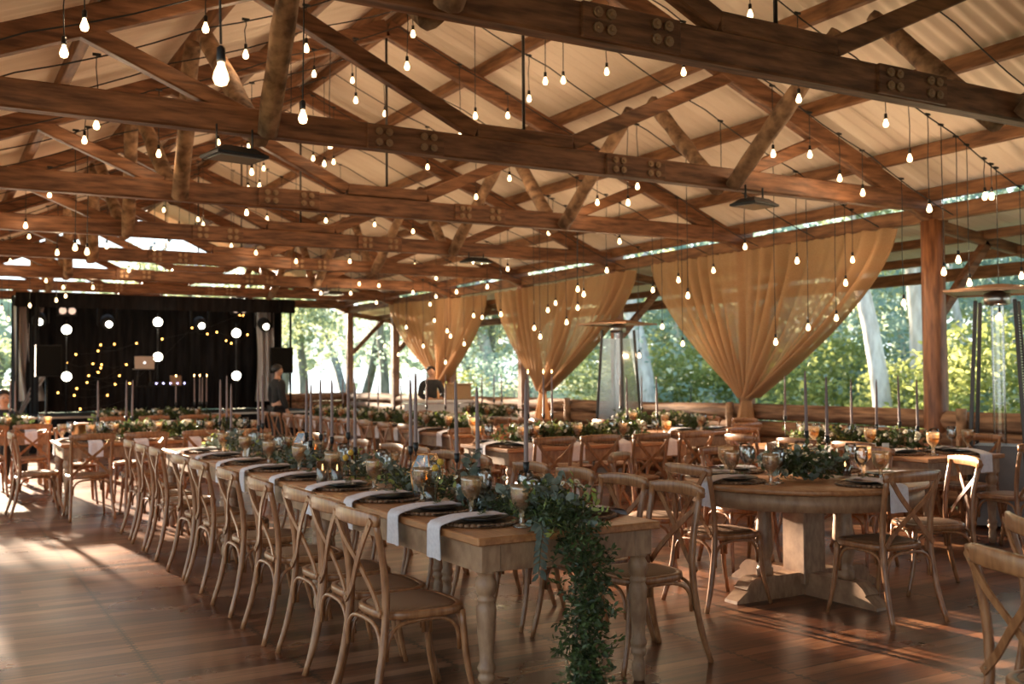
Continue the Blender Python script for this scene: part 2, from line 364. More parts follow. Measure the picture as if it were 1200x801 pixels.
# purlins run the whole length, resting on the rafters
pnum = 0
for side, sd in (('curtain side', 1), ('aisle side', -1)):
    for d in (.14, 1.2, 2.3, 3.4, 4.45, 5.2):
        x = XC + sd * d; pnum += 1
        mb = MB(); zc = rz_(x) + .11 + .07
        k = int(d * 4)
        mb.bar((x, -13, zc), (x, YE + .5, zc), .085, .14, ch=.008)
        struct('purlin', mb, M['beam_y'], 'roof purlin, %s from the ridge on the %s' % (ORD[(.14, 1.2, 2.3, 3.4, 4.45, 5.2).index(d) + 1], side), None, 'beam')
# eave beams
struct('eave_beam', MB().bar((XW, -13, bz(3.40)), (XW, YE + .4, bz(3.40)), .13, .17, ch=.012), M['beam_y'], 'eave beam along the tops of the curtain posts', None, 'beam')
struct('eave_beam', MB().bar((XL, -13, bz(3.40)), (XL, YE + .4, bz(3.40)), .13, .17, ch=.012), M['beam_y'], 'eave beam along the open aisle side', None, 'beam')

TB = bz(3.42)                                       # underside of tie beams
def bolts(mb, x, y, z, n=2, dx=.085, dz=.085, mi=0):
    for i in range(n):
        for k in (0, 1):
            p = V((x + i * dx, y, z + (k - .5) * dz))
            mb.tube([p, p + V((0, -.02, 0))], .03, 8, mi); mb.tube([p, p + V((0, -.034, 0))], .014, 6, mi)
def truss(i, y):
    t = tag(obj('roof_truss', None), 'timber roof truss with bolted tie beam, %s from the garland end' % ORD[i + 1], 'roof truss', None, 'structure')
    a, b = XL - .1, XW + .1; tz = TB + .1
    e = .02 * math.sin(i * 2.1)
    def P(nm, mb, m): return obj(nm, mb.mesh(nm, m), t)
    P('tie_beam', MB().bar((a, y, tz + e), (b, y, tz), .13, .2, ch=.014), M['beam'])
    for sd in (-1, 1):
        xe = b if sd > 0 else a
        P('rafter', MB().bar((XC, y, rz_(XC)), (xe + sd * .1, y, rz_(xe + sd * .1)), .11, .2, ch=.012), M['beam'])
        # inner strut from straining block, outer strut from tie
        P('inner_strut', MB().bar((XC + sd * .5 * S, y, tz + .16), (XC + sd * 2.45 * S, y, rz_(XC + sd * 2.45 * S) - .05), .10, .13, ch=.01), M['beam'])
        P('outer_strut', MB().bar((XC + sd * 2.55 * S, y, tz + .06), (XC + sd * 3.75 * S, y, rz_(XC + sd * 3.75 * S) - .04), .10, .12, ch=.01), M['beam'])
        # splice plate and bolts on the tie
        sx = XC + sd * 1.2 * S
        P('splice_plate', MB().bar((sx - .33, y - .075, tz), (sx + .33, y - .075, tz), .03, .19, ch=.004), M['beam'])
        mb = MB(); bolts(mb, sx - .24, y - .09, tz); bolts(mb, sx + .15, y - .09, tz)
        P('bolts', mb, M['bolt'])
    P('straining_block', MB().bar((XC - .5 * S, y, tz + .16), (XC + .5 * S, y, tz + .16), .12, .12, ch=.01), M['beam'])
    P('king_rod', MB().tube([(XC, y, tz + .2), (XC, y, rz_(XC) - .05)], .014, 6), M['dark_steel'])
    # rough log braces, fore and aft, up to the purlins
    for sd in (-1, 1):
        for fy in (-1, 1):
            if i == 7 and fy > 0: continue
            x0 = XC + sd * 2.39 * S; x1 = XC + sd * 2.42
            p0 = V((x0, y + fy * .1, TB + .02)); p1 = V((x1, y + fy * 1.38 * S, rz_(x1) + .06))
            pts = [p0.lerp(p1, k / 6) for k in range(7)]
            P('log_brace', MB().tube(pts, [.078, .085, .076, .082, .074, .08, .07], 9, jit=.13), M['log'])
    return t
for i, y in enumerate(TY): truss(i, y)
# posts
for i, y in enumerate(TY):
    mb = MB(); z1 = bz(3.33)
    if i == 1: mb.tube([(XW, y, z) for z in (0, .6, 1.4, 2.2, z1)], [.135, .132, .13, .13, .128], 12, jit=.04)
    else: mb.box((XW, y, z1 / 2), (.17, .17, z1), ch=.02)
    struct('timber_post', mb, M['post'], ['square timber post beyond the open floor by the wall', 'thick round reddish post in front of the log wall', 'square post wrapped by the widest curtain', 'square post behind the far tripod heater', 'square post beside the middle gathered curtain', 'square post between middle and last curtains', 'square post on the stage side of the last curtain', 'corner post where log wall meets the stage end'][i], None, 'post')
    struct('timber_post', MB().box((XL, y, z1 / 2), (.17, .17, z1), ch=.02), M['post'], 'timber post on the open aisle side under the %s truss' % ORD[i + 1], None, 'post')
# log walls
def logs(p, q, n, r):
    mb = MB(); p, q = V(p), V(q); L = (q - p).length
    for k in range(n):
        m_ = max(3, int(L / 1.1)); zz = r + k * r * 1.86
        pts = [p.lerp(q, j / m_) + V((R.uniform(-.012, .012), 0, zz + R.uniform(-.015, .015))) for j in range(m_ + 1)]
        mb.tube(pts, [r * R.uniform(.93, 1.06) for _ in pts], 10)
    return mb
LT = 1.07
struct('wall_right', logs((XW + .03, -13, 0), (XW + .03, YE, 0), 5, .113), M['bark'], 'low stacked log wall along the curtain side', None, 'wall')
struct('wall_back', logs((7.55, YE - .1, 0), (XW, YE - .1, 0), 5, .113), M['bark'], 'low stacked log wall beside the stage', None, 'wall')
struct('wall_front_blocker', MB().box(((XL + XW) / 2, -13, 2.6), (XW - XL + .4, .12, 5.2)), M['beam'], 'unseen closed timber wall added behind the open floor to block light', None, 'wall')  # unseen wall, added to hold back ambient light from behind the camera
# split rail posts of the wall
for k, y in enumerate([TY[1] - .42, TY[2] + .2, TY[3] + 1.3]):
    struct('wall_stake', MB().tube([(XW - .14, y, 0), (XW - .14, y, LT + .02)], [.06, .055], 8), M['log'], ['dark stake against the log wall beside the round post', 'dark stake beside the widest curtain tail', 'stake against the log wall past the middle heater'][k], None, 'post')

# ---------------------------------------------------------------- chairs
def superell(w_f, w_b, yb, yf, n=32, p=3.2, k=1.0):
    out = []
    yc, hy = (yb + yf) / 2, (yf - yb) / 2
    for i in range(n):
        a = 2 * PI * i / n; c, s_ = math.cos(a), math.sin(a)
        x = math.copysign(abs(c) ** (2 / p), c); y = math.copysign(abs(s_) ** (2 / p), s_)
        w = (w_b + (w_f - w_b) * (y + 1) / 2) / 2
        out.append((x * w * k, yc + y * hy * k))
    return out
def bez(pts, n=10):     # catmull-rom through pts
    P = [V(p) for p in pts]; P = [P[0] * 2 - P[1]] + P + [P[-1] * 2 - P[-2]]; out = []
    for i in range(1, len(P) - 2):
        for k in range(n):
            t = k / n; a, b, c, d = P[i - 1], P[i], P[i + 1], P[i + 2]
            out.append(.5 * ((2 * b) + (c - a) * t + (2 * a - 5 * b + 4 * c - d) * t * t + (3 * b - a - 3 * c + d) * t ** 3))
    out.append(P[-2]); return out
def make_chair():
    pr = []; ch = M['chair']
    o1 = superell(.45, .39, -.205, .225); o2 = superell(.45, .39, -.205, .225, k=.97)
    mb = MB(); n = len(o1)
    rings = [[(x * .97, y * .97, .428) for x, y in o1], [(x, y, .436) for x, y in o1], [(x, y, .455) for x, y in o1], [(x * .98, y * .98, .463) for x, y in o1], [(x * .86, y * .86 + .001, .464) for x, y in o1], [(x * .86, y * .86, .428) for x, y in o1]]
    vs = [q for r_ in rings for q in r_]; m = len(rings)
    mb.add(vs, [(a * n + k, a * n + (k + 1) % n, ((a + 1) % m) * n + (k + 1) % n, ((a + 1) % m) * n + k) for a in range(m) for k in range(n)], 0, True)
    pr.append(('seat_frame', mb.mesh('chair_seat_frame', ch)))
    mb = MB(); vs = []; ks = (.86, .8, .6, .3)
    for kk, z in zip(ks, (.46, .469, .474, .476)): vs += [(x * kk, y * kk, z) for x, y in o1]
    vs.append((0, .01, .476)); fs = [(a * n + k, a * n + (k + 1) % n, (a + 1) * n + (k + 1) % n, (a + 1) * n + k) for a in range(3) for k in range(n)] + [(3 * n + k, 3 * n + (k + 1) % n, 4 * n) for k in range(n)]
    mb.add(vs, fs, 0, True); pr.append(('seat', mb.mesh('chair_seat', M['rattan'])))
    def rear(sx): return bez([(sx * .222, -.292, 0), (sx * .205, -.235, .2), (sx * .196, -.2, .45), (sx * .197, -.208, .65), (sx * .204, -.25, .868)], 4)
    for sx in (-1, 1):
        p = rear(sx); pr.append(('leg', MB().tube(p, [.0145 + .0035 * min(1, i / 4) - .002 * max(0, (i - 10) / 6) for i in range(len(p))], 8).mesh('chair_rear_leg', ch)))
        p = bez([(sx * .207, .245, 0), (sx * .19, .2, .2), (sx * .178, .178, .44)], 4)
        pr.append(('leg', MB().tube(p, [.0125 + .006 * i / 8 for i in range(len(p))], 8).mesh('chair_front_leg', ch)))
    mb = MB(); N = 14; vs = []
    for i in range(N + 1):
        u = -1 + 2 * i / N; x = u * .228; y = -.247 - .042 * (1 - u * u); hh = .034 * (1 - .28 * abs(u) ** 4); zc = .868 + .006 * (1 - u * u); th = .0125
        nx, ny = (-2 * u * .042 / .228 * -1, 1); L = math.hypot(nx, ny); nx /= L; ny /= L
        for (a, b_) in ((-1, -.8), (-.6, -1), (.6, -1), (1, -.8), (1, .8), (.6, 1), (-.6, 1), (-1, .8)):
            vs.append((x + nx * th * a * -1, y + ny * th * a, zc + hh * b_))
    fs = [(i * 8 + k, i * 8 + (k + 1) % 8, (i + 1) * 8 + (k + 1) % 8, (i + 1) * 8 + k) for i in range(N) for k in range(8)] + [tuple(range(8))[::-1], tuple(N * 8 + k for k in range(8))]
    mb.add(vs, fs, 0, True); pr.append(('top_rail', mb.mesh('chair_top_rail', ch)))
    for sx in (-1, 1):
        off = -.006 * sx
        path = bez([(sx * .205, -.272, .872), (sx * .12, -.268 + off, .765), (0, -.245 + off, .655), (-sx * .12, -.222, .54), (-sx * .196, -.224, .462)], 4)
        mb = MB(); vs = []
        for i, p in enumerate(path):
            t = (path[min(i + 1, len(path) - 1)] - path[max(i - 1, 0)]).normalized(); nn = V((0, 1, .1)); sd = t.cross(nn).normalized() * .0145
            q = V((0, .0042, 0)); vs += [p - sd - q, p + sd - q, p + sd + q, p - sd + q]
        k_ = len(path)
        mb.add(vs, [(i * 4 + k, i * 4 + (k + 1) % 4, (i + 1) * 4 + (k + 1) % 4, (i + 1) * 4 + k) for i in range(k_ - 1) for k in range(4)] + [(3, 2, 1, 0), (k_ * 4 - 4, k_ * 4 - 3, k_ * 4 - 2, k_ * 4 - 1)])
        for p in (path[1], path[-2]): mb.tube([p + V((0, -.008, 0)), p + V((0, -.002, 0))], .006, 6, 1)
        pr.append(('cross_strap', mb.mesh('chair_cross_strap', [ch, M['bolt']])))
    def arch(p, q):
        p, q = V(p), V(q); m_ = (p + q) / 2; out = []
        for i in range(15):
            a = PI * i / 14; c_ = -math.cos(a); w = math.copysign(abs(c_) ** .62, c_); h = math.sin(a) ** .62
            out.append(m_ + (q - p) * .5 * w * .96 + V((0, 0, .155 * h)))
        return MB().tube(out, .0098, 7).mesh('chair_leg_brace', ch)
    pr += [('leg_brace', arch((-.19, -.216, .265), (.19, -.216, .265))), ('leg_brace', arch((-.17, .197, .265), (.17, .197, .265))),
           ('leg_brace', arch((-.19, -.2, .265), (-.174, .175, .265))), ('leg_brace', arch((.19, -.2, .265), (.174, .175, .265)))]
    return pr
CHAIR = make_chair()
def chair(x, y, face, label, group):
    """face: direction the sitter looks, degrees from +X"""
    return place(CHAIR, 'cross_back_chair', label, 'chair', (x, y, 0), math.radians(face - 90) + R.uniform(-.035, .035), group)

# ---------------------------------------------------------------- tables
LEGP = [(.022, 0), (.03, .012), (.034, .05), (.031, .09), (.024, .115), (.036, .128), (.04, .14), (.036, .152), (.03, .16), (.038, .172), (.042, .185), (.036, .2), (.031, .21), (.034, .26), (.041, .36), (.046, .43), (.044, .455), (.034, .47), (.041, .48), (.041, .49), (.033, .5), (.043, .515), (.05, .54), (.048, .565), (.036, .59), (.044, .602), (.05, .612)]
def farm_table_parts(L, W, along='y'):
    sx, sy = (W, L) if along == 'y' else (L, W); pr = []
    pr.append(('tabletop', MB().box((0, 0, .752), (sx, sy, .036), ch=.005).mesh('farm_tabletop', M['table_top' if along == 'y' else 'table_topx'])))
    mb = MB(); a, b = sx / 2 - .035, sy / 2 - .035; z = .672; h = .124
    for s_ in (-1, 1):
        mb.box((s_ * (a - .012), 0, z), (.024, 2 * b - .19, h)); mb.box((0, s_ * (b - .012), z), (2 * a - .19, .024, h))
    pr.append(('apron', mb.mesh('farm_apron', M['table_body'])))
    for i in (-1, 1):
        for j in (-1, 1):
            lx, ly = i * (a - .045), j * (b - .045)
            mb = MB().box((lx, ly, .672), (.1, .1, .125), ch=.004); mb.lathe(LEGP, 16, (lx, ly, 0), caps=True)
            pr.append(('leg', mb.mesh('farm_leg', M['table_body'])))
    return pr
TL, TW = 2.25, 1.0
FT_Y = farm_table_parts(TL, TW, 'y'); FT_X = farm_table_parts(TL, TW, 'x')
def ftable(cx, cy, along, label, group=None):
    return place(FT_Y if along == 'y' else FT_X, 'farm_table', label, 'table', (cx, cy, 0), 0, group)

# ---------------------------------------------------------------- tableware prototypes
def lath(prof, seg, mat, name, **k): return MB().lathe(prof, seg, **k).mesh(name, mat)
plate_me = lath([(.001, .006), (.085, .006), (.1, .01), (.14, .02), (.142, .023), (.138, .024), (.1, .015), (.085, .011), (.001, .011)], 32, M['plate'], 'dinner_plate')
def make_placemat():
    mb = MB(); mb.lathe([(.001, .009), (.172, .009), (.178, .006), (.172, 0), (.001, 0)], 32)
    for k in range(38):
        a = 2 * PI * k / 38; mb.ball((.18 * math.cos(a), .18 * math.sin(a), .0095), .0155, 0, 7, 5, .62)
    return mb.mesh('round_placemat', M['mat_wood'])
mat_me = make_placemat()
def faceted(prof, seg=20, fac=.05):
    mb = MB(); n = len(prof); vs = []
    for (r, z) in prof:
        for k in range(seg):
            a = 2 * PI * k / seg; rr = r * (1 + (fac if k % 2 and z > .075 and r > .02 else 0)); vs.append((rr * math.cos(a), rr * math.sin(a), z))
    mb.add(vs, [(i * seg + k, i * seg + (k + 1) % seg, (i + 1) * seg + (k + 1) % seg, (i + 1) * seg + k) for i in range(n - 1) for k in range(seg)], 0, True)
    return mb
goblet_me = faceted([(.001, 0), (.036, 0), (.035, .006), (.015, .012), (.009, .02), (.012, .028), (.008, .034), (.012, .044), (.009, .055), (.012, .064), (.022, .076), (.036, .095), (.042, .115), (.0435, .135), (.043, .152), (.0445, .168), (.042, .168), (.041, .15), (.04, .115), (.033, .095), (.001, .078)])
GOBLET = [('bowl', goblet_me.mesh('pressed_goblet', M['amber'])), ('wine', MB().lathe([(.001, .08), (.032, .096), (.039, .116), (.0395, .128), (.001, .128)], 16).mesh('goblet_wine', M['wine']))]
wine_me = lath([(.001, 0), (.034, 0), (.034, .002), (.006, .006), (.0035, .02), (.0035, .075), (.008, .085), (.025, .1), (.037, .122), (.039, .145), (.036, .175), (.031, .2), (.030, .2), (.035, .175), (.037, .145), (.034, .122), (.02, .1), (.001, .092)], 18, M['clear'], 'wine_glass')
tumbler_me = faceted([(.001, 0), (.03, 0), (.034, .01), (.038, .095), (.036, .095), (.032, .012), (.001, .01)], 16, .04).mesh('tumbler', M['clear'])
def make_napkin(drop=.155):
    # local: plate centre at origin, sitter at -Y; edge of table at y=-E
    E, w = .235, .066; path = [(.115, .027), (.06, .031), (-.06, .031), (-.12, .029), (-.17, .022), (-.215, .012), (-E - .002, .007), (-E - .014, -.004), (-E - .017, -.03), (-E - .016, -.09), (-E - .017, -drop)]
    mb = MB(); n = len(path); th = .0035
    def fn(side):
        def g(u, v):
            i = min(int(v * (n - 1)), n - 2); t = v * (n - 1) - i; y = path[i][0] * (1 - t) + path[i + 1][0] * t; z = path[i][1] * (1 - t) + path[i + 1][1] * t
            ww = w * (1.0 + .16 * v); x = (u - .5) * 2 * ww + .012 * v
            wob = .004 * math.sin(u * 9 + v * 3)
            if v > .62: y += wob - side * th
            else: z += wob * .3 + side * th
            return V((x, y, z))
        return g
    mb.grid(fn(1), 8, 24); mb.grid(fn(0), 8, 24)
    return mb.mesh('linen_napkin', M['napkin'])
napkin_me = make_napkin()
def make_sprig(n=26):
    mb = MB(); p = bez([(-.045, -.01, .037), (0, .012, .04), (.05, .0, .041), (.075, -.02, .039)], 4); mb.tube(p, .0012, 4, 1)
    for k in range(n):
        q = p[int(k / n * (len(p) - 1))]; d = V((R.uniform(-.4, 1), R.uniform(-1, 1), R.uniform(.05, .4)))
        mb.leaf(q, d, V((0, 0, 1)), R.uniform(.014, .026), .009)
    return mb.mesh('herb_sprig', [M['fern'], M['stem']])
sprig_me = make_sprig()
knife_me = MB().box((0, -.06, .012), (.012, .09, .006), ch=.002).box((0, .04, .012), (.015, .11, .002), ch=.0008).mesh('table_knife', M['dark_steel'])
fk = MB().box((0, -.05, .012), (.009, .12, .004), ch=.001).box((0, .025, .012), (.022, .03, .003), ch=.001)
for k in range(4): fk.box((-.009 + .006 * k, .06, .012), (.003, .045, .0025))
fork_me = fk.mesh('table_fork', M['dark_steel'])
def make_candle(h):
    return [('wax', MB().lathe([(.0125, 0), (.0125, .01), (.0105, h * .6), (.0075, h * .93), (.0045, h - .004), (.001, h)], 10, caps=True).mesh('taper_wax', M['candle'])), ('wick', MB().tube([(0, 0, h - .002), (.001, 0, h + .008)], .0011, 4).mesh('wick', M['cord']), 0)]
TAPER = make_candle(.43)
FLAME = MB().lathe([(.001, .43), (.006, .438), (.0065, .446), (.003, .46), (.0005, .472)], 8).mesh('taper_flame', M['flame'])
def make_holder(h):
    return [('base', MB().lathe([(.001, 0), (.042, 0), (.042, .004), (.012, .009), (.004, .014)], 16).mesh('holder_base', M['black_metal'])),
            ('stem', MB().tube([(0, 0, .01), (0, 0, h - .035)], .0038, 6).mesh('holder_stem', M['black_metal'])),
            ('cup', MB().lathe([(.004, h - .045), (.011, h - .036), (.0155, h - .02), (.0165, h + .012), (.0142, h + .012), (.0135, h), (.001, h)], 12).mesh('holder_cup', M['black_metal']))]
HOLD = {k: make_holder(h) for k, h in enumerate((.22, .26, .30))}
HH = (.22, .26, .30)
NC = [0]
def taper(x, y, where, z=.77, h=None, lit=False, g='taper candles'):
    k = NC[0] % 3 if h is None else h; NC[0] += 1
    place(HOLD[k], 'candle_holder', 'black iron holder of ' + where, 'candle holder', (x, y, z), R.uniform(0, 3), g.replace('candles', 'candle holders'))
    t = place(TAPER, 'taper_candle', where, 'candle', (x, y, z + HH[k]), R.uniform(0, 3), g, rot=(R.uniform(-.012, .012), R.uniform(-.012, .012), 0))
    if lit: obj('flame', FLAME, t.children[0])

def setting(x, y, face, seat, near=False, gl='both', gap=.0):
    """seat at table: plate centre (x,y); face = direction sitter looks (deg from +X)"""
    rz = math.radians(face - 90); rot = Matrix.Rotation(rz, 3, 'Z'); z = .7702
    def at(dx, dy, dz=0): v = rot @ V((dx, dy, 0)); return (x + v.x, y + v.y, z + dz)
    solid('placemat', mat_me, 'beaded rattan placemat at ' + seat, 'placemat', at(0, 0), rz, 'placemats')
    solid('dinner_plate', plate_me, 'black plate at ' + seat, 'plate', at(0, 0, .0115), rz, 'black dinner plates')
    solid('napkin', napkin_me, 'pale linen napkin draped at ' + seat, 'napkin', at(R.uniform(-.015, .015), 0, .0115), rz, 'draped napkins')
    solid('herb_sprig', sprig_me, 'green herb sprig on napkin at ' + seat, 'sprig', at(0, .01, .0115), rz + R.uniform(-.5, .5), 'herb sprigs on napkins')
    place(GOBLET, 'goblet', 'amber pressed glass goblet at ' + seat, 'goblet', at(.235 + R.uniform(-.008, .008), .10 + R.uniform(-.01, .02)), R.uniform(0, 1), 'amber goblets', 1.17)
    solid('wine_glass', wine_me, 'clear stemmed wine glass at ' + seat, 'wine glass', at(.16 + R.uniform(-.01, .02), .205), 0, 'clear wine glasses', scale=1.12)
    if near:
        solid('table_knife', knife_me, 'dark steel knife at ' + seat, 'knife', at(.185, 0), rz, 'table knives')
        solid('table_fork', fork_me, 'dark steel fork at ' + seat, 'fork', at(-.19, 0), rz, 'table forks')

# ---- table A : garland table, three units end to end
AX, AY0 = 2.105, 3.965; ACX = AX + TW / 2
for k, l in enumerate(('honey-topped farm table with green garland spilling off its end', 'farm table joined behind the garland-draped one, same long row', 'last farm table of the garland row, towards the stage')):
    ftable(ACX + (.0, .01, -.006)[k], AY0 + TL * (k + .5) + .002 * k, 'y', l)
AYE = AY0 + 3 * TL
for k, y in enumerate((4.29, 4.74, 5.235, 5.84, 6.6, 7.42, 7.98, 8.9, 9.47, 10.15)):
    chair(1.945 + (-.03, .0, .02, -.01, 0, .01, .0, 0, -.01, .0)[k], y, 0 + (1, 1, 0, -2, 1, 0, 2, 0, 0, 2)[k], 'cross-back oak chair, %s from garland end, aisle side of garland table' % ORD[k + 1], 'cross-back chairs')
for k, y in enumerate((4.33, 4.81, 5.33, 5.84, 6.6, 7.1, 7.6, 8.1, 8.85, 9.5, 10.1)):
    chair(3.235 + R.uniform(-.005, .02), y, 180 + R.uniform(-3, 3), 'cross-back oak chair, %s from garland end, curtain side of garland table' % ORD[k + 1], 'cross-back chairs')
for k, y in enumerate((4.39, 4.88, 5.5, 6.2, 6.95, 7.72, 8.45, 9.2, 9.95)):
    setting(AX + .235, y, 0, '%s place from garland end, aisle side of garland table' % ORD[k + 1], k < 5)
for k, y in enumerate((4.33, 4.9, 5.5, 6.2, 6.95, 7.72, 8.45, 9.2, 9.95)):
    setting(AX + TW - .235, y, 180, '%s place from garland end, curtain side of garland table' % ORD[k + 1], k < 4)
CA = sorted(set([4.38, 4.93, 5.22, 5.79, 5.87, 6.85, 7.0, 7.34, 7.6, 7.86, 7.96, 9.12, 9.26, 10.1, 10.3, 10.48]))
for k, px in enumerate((616, 560, 535, 487, 481, 416, 408, 389, 376, 364, 359, 308, 303, 271, 266, 258)):
    p = at_x(px, 470, ACX + (.05, -.06, .03, -.03, .06, -.05, .05, 0)[k % 8])
    taper(p.x, p.y, 'mauve taper candle, %s from the garland end on garland table' % ORD[k + 1], h=(1, 0, 1, 2, 1, 0, 2, 1)[k % 8])

# lanterns, votives, cards on table A
def lantern(px, y, label):
    x = at_y(px, 500, y).x; t = thing('lantern', label, 'lantern', (x, y, .77), .5)
    a, h, hh = .075, .17, .26
    fr = MB(); b = []; tp = []
    for k in range(4):
        an = PI / 4 + k * PI / 2; b.append(V((a * math.cos(an), a * math.sin(an), .006))); tp.append(V((a * 1.25 * math.cos(an), a * 1.25 * math.sin(an), h)))
    ap = V((0, 0, hh)); pk = [V((.055 * math.cos(PI / 4 + k * PI / 2), .055 * math.sin(PI / 4 + k * PI / 2), hh)) for k in range(4)]
    for k in range(4):
        for p, q in ((b[k], b[(k + 1) % 4]), (tp[k], tp[(k + 1) % 4]), (b[k], tp[k]), (tp[k], pk[k]), (pk[k], pk[(k + 1) % 4])): fr.tube([p, q], .0042, 6)
    obj('frame', fr.mesh('lantern_frame', M['gold']), t)
    g = MB()
    for k in range(4): g.add([b[k], b[(k + 1) % 4], tp[(k + 1) % 4], tp[k]], [(0, 1, 2, 3)]); g.add([tp[k], tp[(k + 1) % 4], pk[(k + 1) % 4], pk[k]], [(0, 1, 2, 3)])
    obj('panes', g.mesh('lantern_panes', M['clear']), t)
    pillar_candle(x, y, .777, .035, .11, 'ivory pillar candle burning inside the geometric lantern ' + label.split(', ')[1])
def pillar_candle(x, y, z, r, h, label):
    t = thing('pillar_candle', label, 'candle', (x, y, z))
    wx = obj('wax', MB().lathe([(.001, 0), (r, 0), (r, h - .004), (r * .93, h), (r * .8, h - .003), (.001, h - .008)], 18).mesh('pillar_wax', M['wax']), t)
    obj('flame', MB().lathe([(.001, h), (.006, h + .01), (.0065, h + .018), (.003, h + .034), (.0005, h + .046)], 8).mesh('pillar_flame', M['flame']), wx)
lantern(500, 5.38, 'copper-framed geometric lantern, between candles of garland table')
lantern(357, 8.1, 'copper-framed geometric lantern, further along towards the stage on garland table')
def hurricane(x, y, r, h, label, z=.771, flare=.0):
    return solid('glass_cylinder', MB().lathe([(.001, .004), (r * .95, .004), (r, .008), (r + flare, h), (r + flare - .003, h), (r - .003, .01), (.001, .008)], 24).mesh('glass_cylinder', M['clear']), label, 'candle glass', (x, y, z))
p = at_y(545, 560, 4.95)
hurricane(p.x, p.y, .062, .2, 'clear tapered glass vase rimmed with copper, second along garland table', flare=-.012)
for k, (px, y) in enumerate(((395, 6.35), (378, 6.45))):
    p = at_y(px, 540, y); hurricane(p.x, p.y, .04, .16, ['glass cylinder around pillar candle amid garland, shorter of the pair', 'glass cylinder around pillar candle amid garland, beside goblets'][k])
    pillar_candle(p.x, p.y, .785, .03, .085, ['ivory pillar candle in glass cylinder amid garland, shorter of the pair', 'ivory pillar candle in glass cylinder amid garland, beside goblets'][k])
for k, (px, py) in enumerate(((566, 598), (505, 590), (452, 560))):
    p = at_z(px, py, .771); solid('votive_glass', tumbler_me, 'small smoky votive glass beside the garland, %s from garland end' % ORD[k + 1], 'votive glass', tuple(p))
def card(x, y, rz, label, w=.06, h=.09, z=.771, tilt=-.28):
    solid('place_card', MB().box((0, 0, h / 2), (w, .0025, h)).mesh('place_card', M['card']), label, 'card', (x, y, z), 0, 'white cards on the tables', rot=(tilt, 0, rz))
p = at_z(287, 536, .772); card(p.x, p.y, -.9, 'white menu card leaning among glasses on garland table')
p = at_y(105, 510, 11.3)

# ---- round table B
BX, BY, BR = 5.2, 5.08, .80
t = thing('round_table', 'round pedestal table with washed wood base and honey top', 'table', (BX, BY, 0))
obj('tabletop', MB().lathe([(.001, .735), (BR - .01, .735), (BR, .742), (BR, .764), (BR - .006, .77), (.001, .77)], 64).mesh('round_top', M['table_top']), t)
obj('apron', MB().lathe([(BR - .05, .735), (BR - .03, .735), (BR - .03, .63), (BR - .055, .63), (BR - .055, .735)], 64).mesh('round_apron', M['table_body']), t)
obj('column', MB().box((0, 0, .405), (.2, .2, .66), ch=.006).mesh('round_column', M['table_body']), t)
for k in range(4):
    a = k * PI / 2; rot = Matrix.Rotation(a, 3, 'Z')
    mb = MB().lathe([(.055, .15), (.055, .2), (.045, .205), (.05, .225), (.04, .24), (.047, .26), (.06, .33), (.057, .42), (.044, .56), (.042, .6), (.055, .61), (.05, .63), (.058, .65), (.058, .735)], 14, tuple(rot @ V((.36, 0, 0))), caps=True)
    obj('baluster', mb.mesh('round_baluster', M['table_body']), t)
    # ogee foot: extruded profile along the arm
    prof = [(.06, 0), (.66, 0), (.655, .018), (.60, .055), (.565, .075), (.575, .085), (.545, .12), (.50, .15), (.42, .15), (.06, .15)]
    vs = [rot @ V((x, s_ * .06, z)) for s_ in (-1, 1) for x, z in prof]; n = len(prof)
    obj('foot', MB().add(vs, [tuple(range(n)), tuple(range(n, 2 * n))[::-1]] + [(i, n + i, n + (i + 1) % n, (i + 1) % n) for i in range(n)]).mesh('round_foot', M['table_body']), t)
chair(5.08, 4.33, 88, 'cross-back chair in front of round table, its back towards the open floor', 'cross-back chairs')
chair(5.98, 4.68, 153, 'cross-back chair angled at the round table, on its post side', 'cross-back chairs')
chair(4.52, 5.16, -2, 'cross-back chair on the garland-table side of round table', 'cross-back chairs')
chair(4.62, 5.98, -52, 'cross-back chair behind round table, between it and crosswise table', 'cross-back chairs')
chair(5.5, 6.02, -105, 'cross-back chair on rear side of round table, facing the open floor', 'cross-back chairs')
chair(6.15, 5.5, 200, 'cross-back chair between round table and log-wall table', 'cross-back chairs')
for k, (a, nm) in enumerate(((-92, 'front place'), (-34, 'post-side place'), (176, 'garland-table-side place'), (138, 'rear place by crosswise table'), (98, 'rear place by the widest curtain'), (22, 'log-wall-side place'))):
    rr = BR - .235; setting(BX + rr * math.cos(math.radians(a)), BY + rr * math.sin(math.radians(a)), a + 180, nm + ' of round table', k < 3)
for k, (px, h) in enumerate(((945, 2), (969, 1))):
    p = at_y(px, 500, BY + .08); taper(p.x, p.y, ['mauve taper candle on round table, beside the white pillar candle', 'mauve taper candle on round table, away from the white pillar candle'][k], h=h)
p = at_z(911, 551, .77); hurricane(p.x, p.y, .075, .2, 'wide glass cylinder around white pillar candle on round table')
pillar_candle(p.x + .012, p.y, .786, .042, .15, 'thick white pillar candle in wide glass on round table')
hurricane(BX + .3, BY - .1, .04, .12, 'small glass cylinder with short candle on round table'); pillar_candle(BX + .3, BY - .1, .786, .03, .05, 'short candle in small glass cylinder on round table')
p = at_z(893, 547, .80)
def paddle(p, label):
    out = [(.035 * math.cos(PI * i / 10), .075 + .035 * math.sin(PI * i / 10)) for i in range(11)] + [(-.03, 0), (.03, 0)]
    mb = MB(); n = len(out); mb.add([(x, s_, y) for s_ in (-.0015, .0015) for x, y in out], [tuple(range(n)), tuple(range(n, 2 * n))[::-1]] + [(i, (i + 1) % n, n + (i + 1) % n, n + i) for i in range(n)])
    solid('place_tag', mb.mesh('place_tag', M['card']), label, 'tag', tuple(p), 0, None, rot=(-.35, .12, -.7))
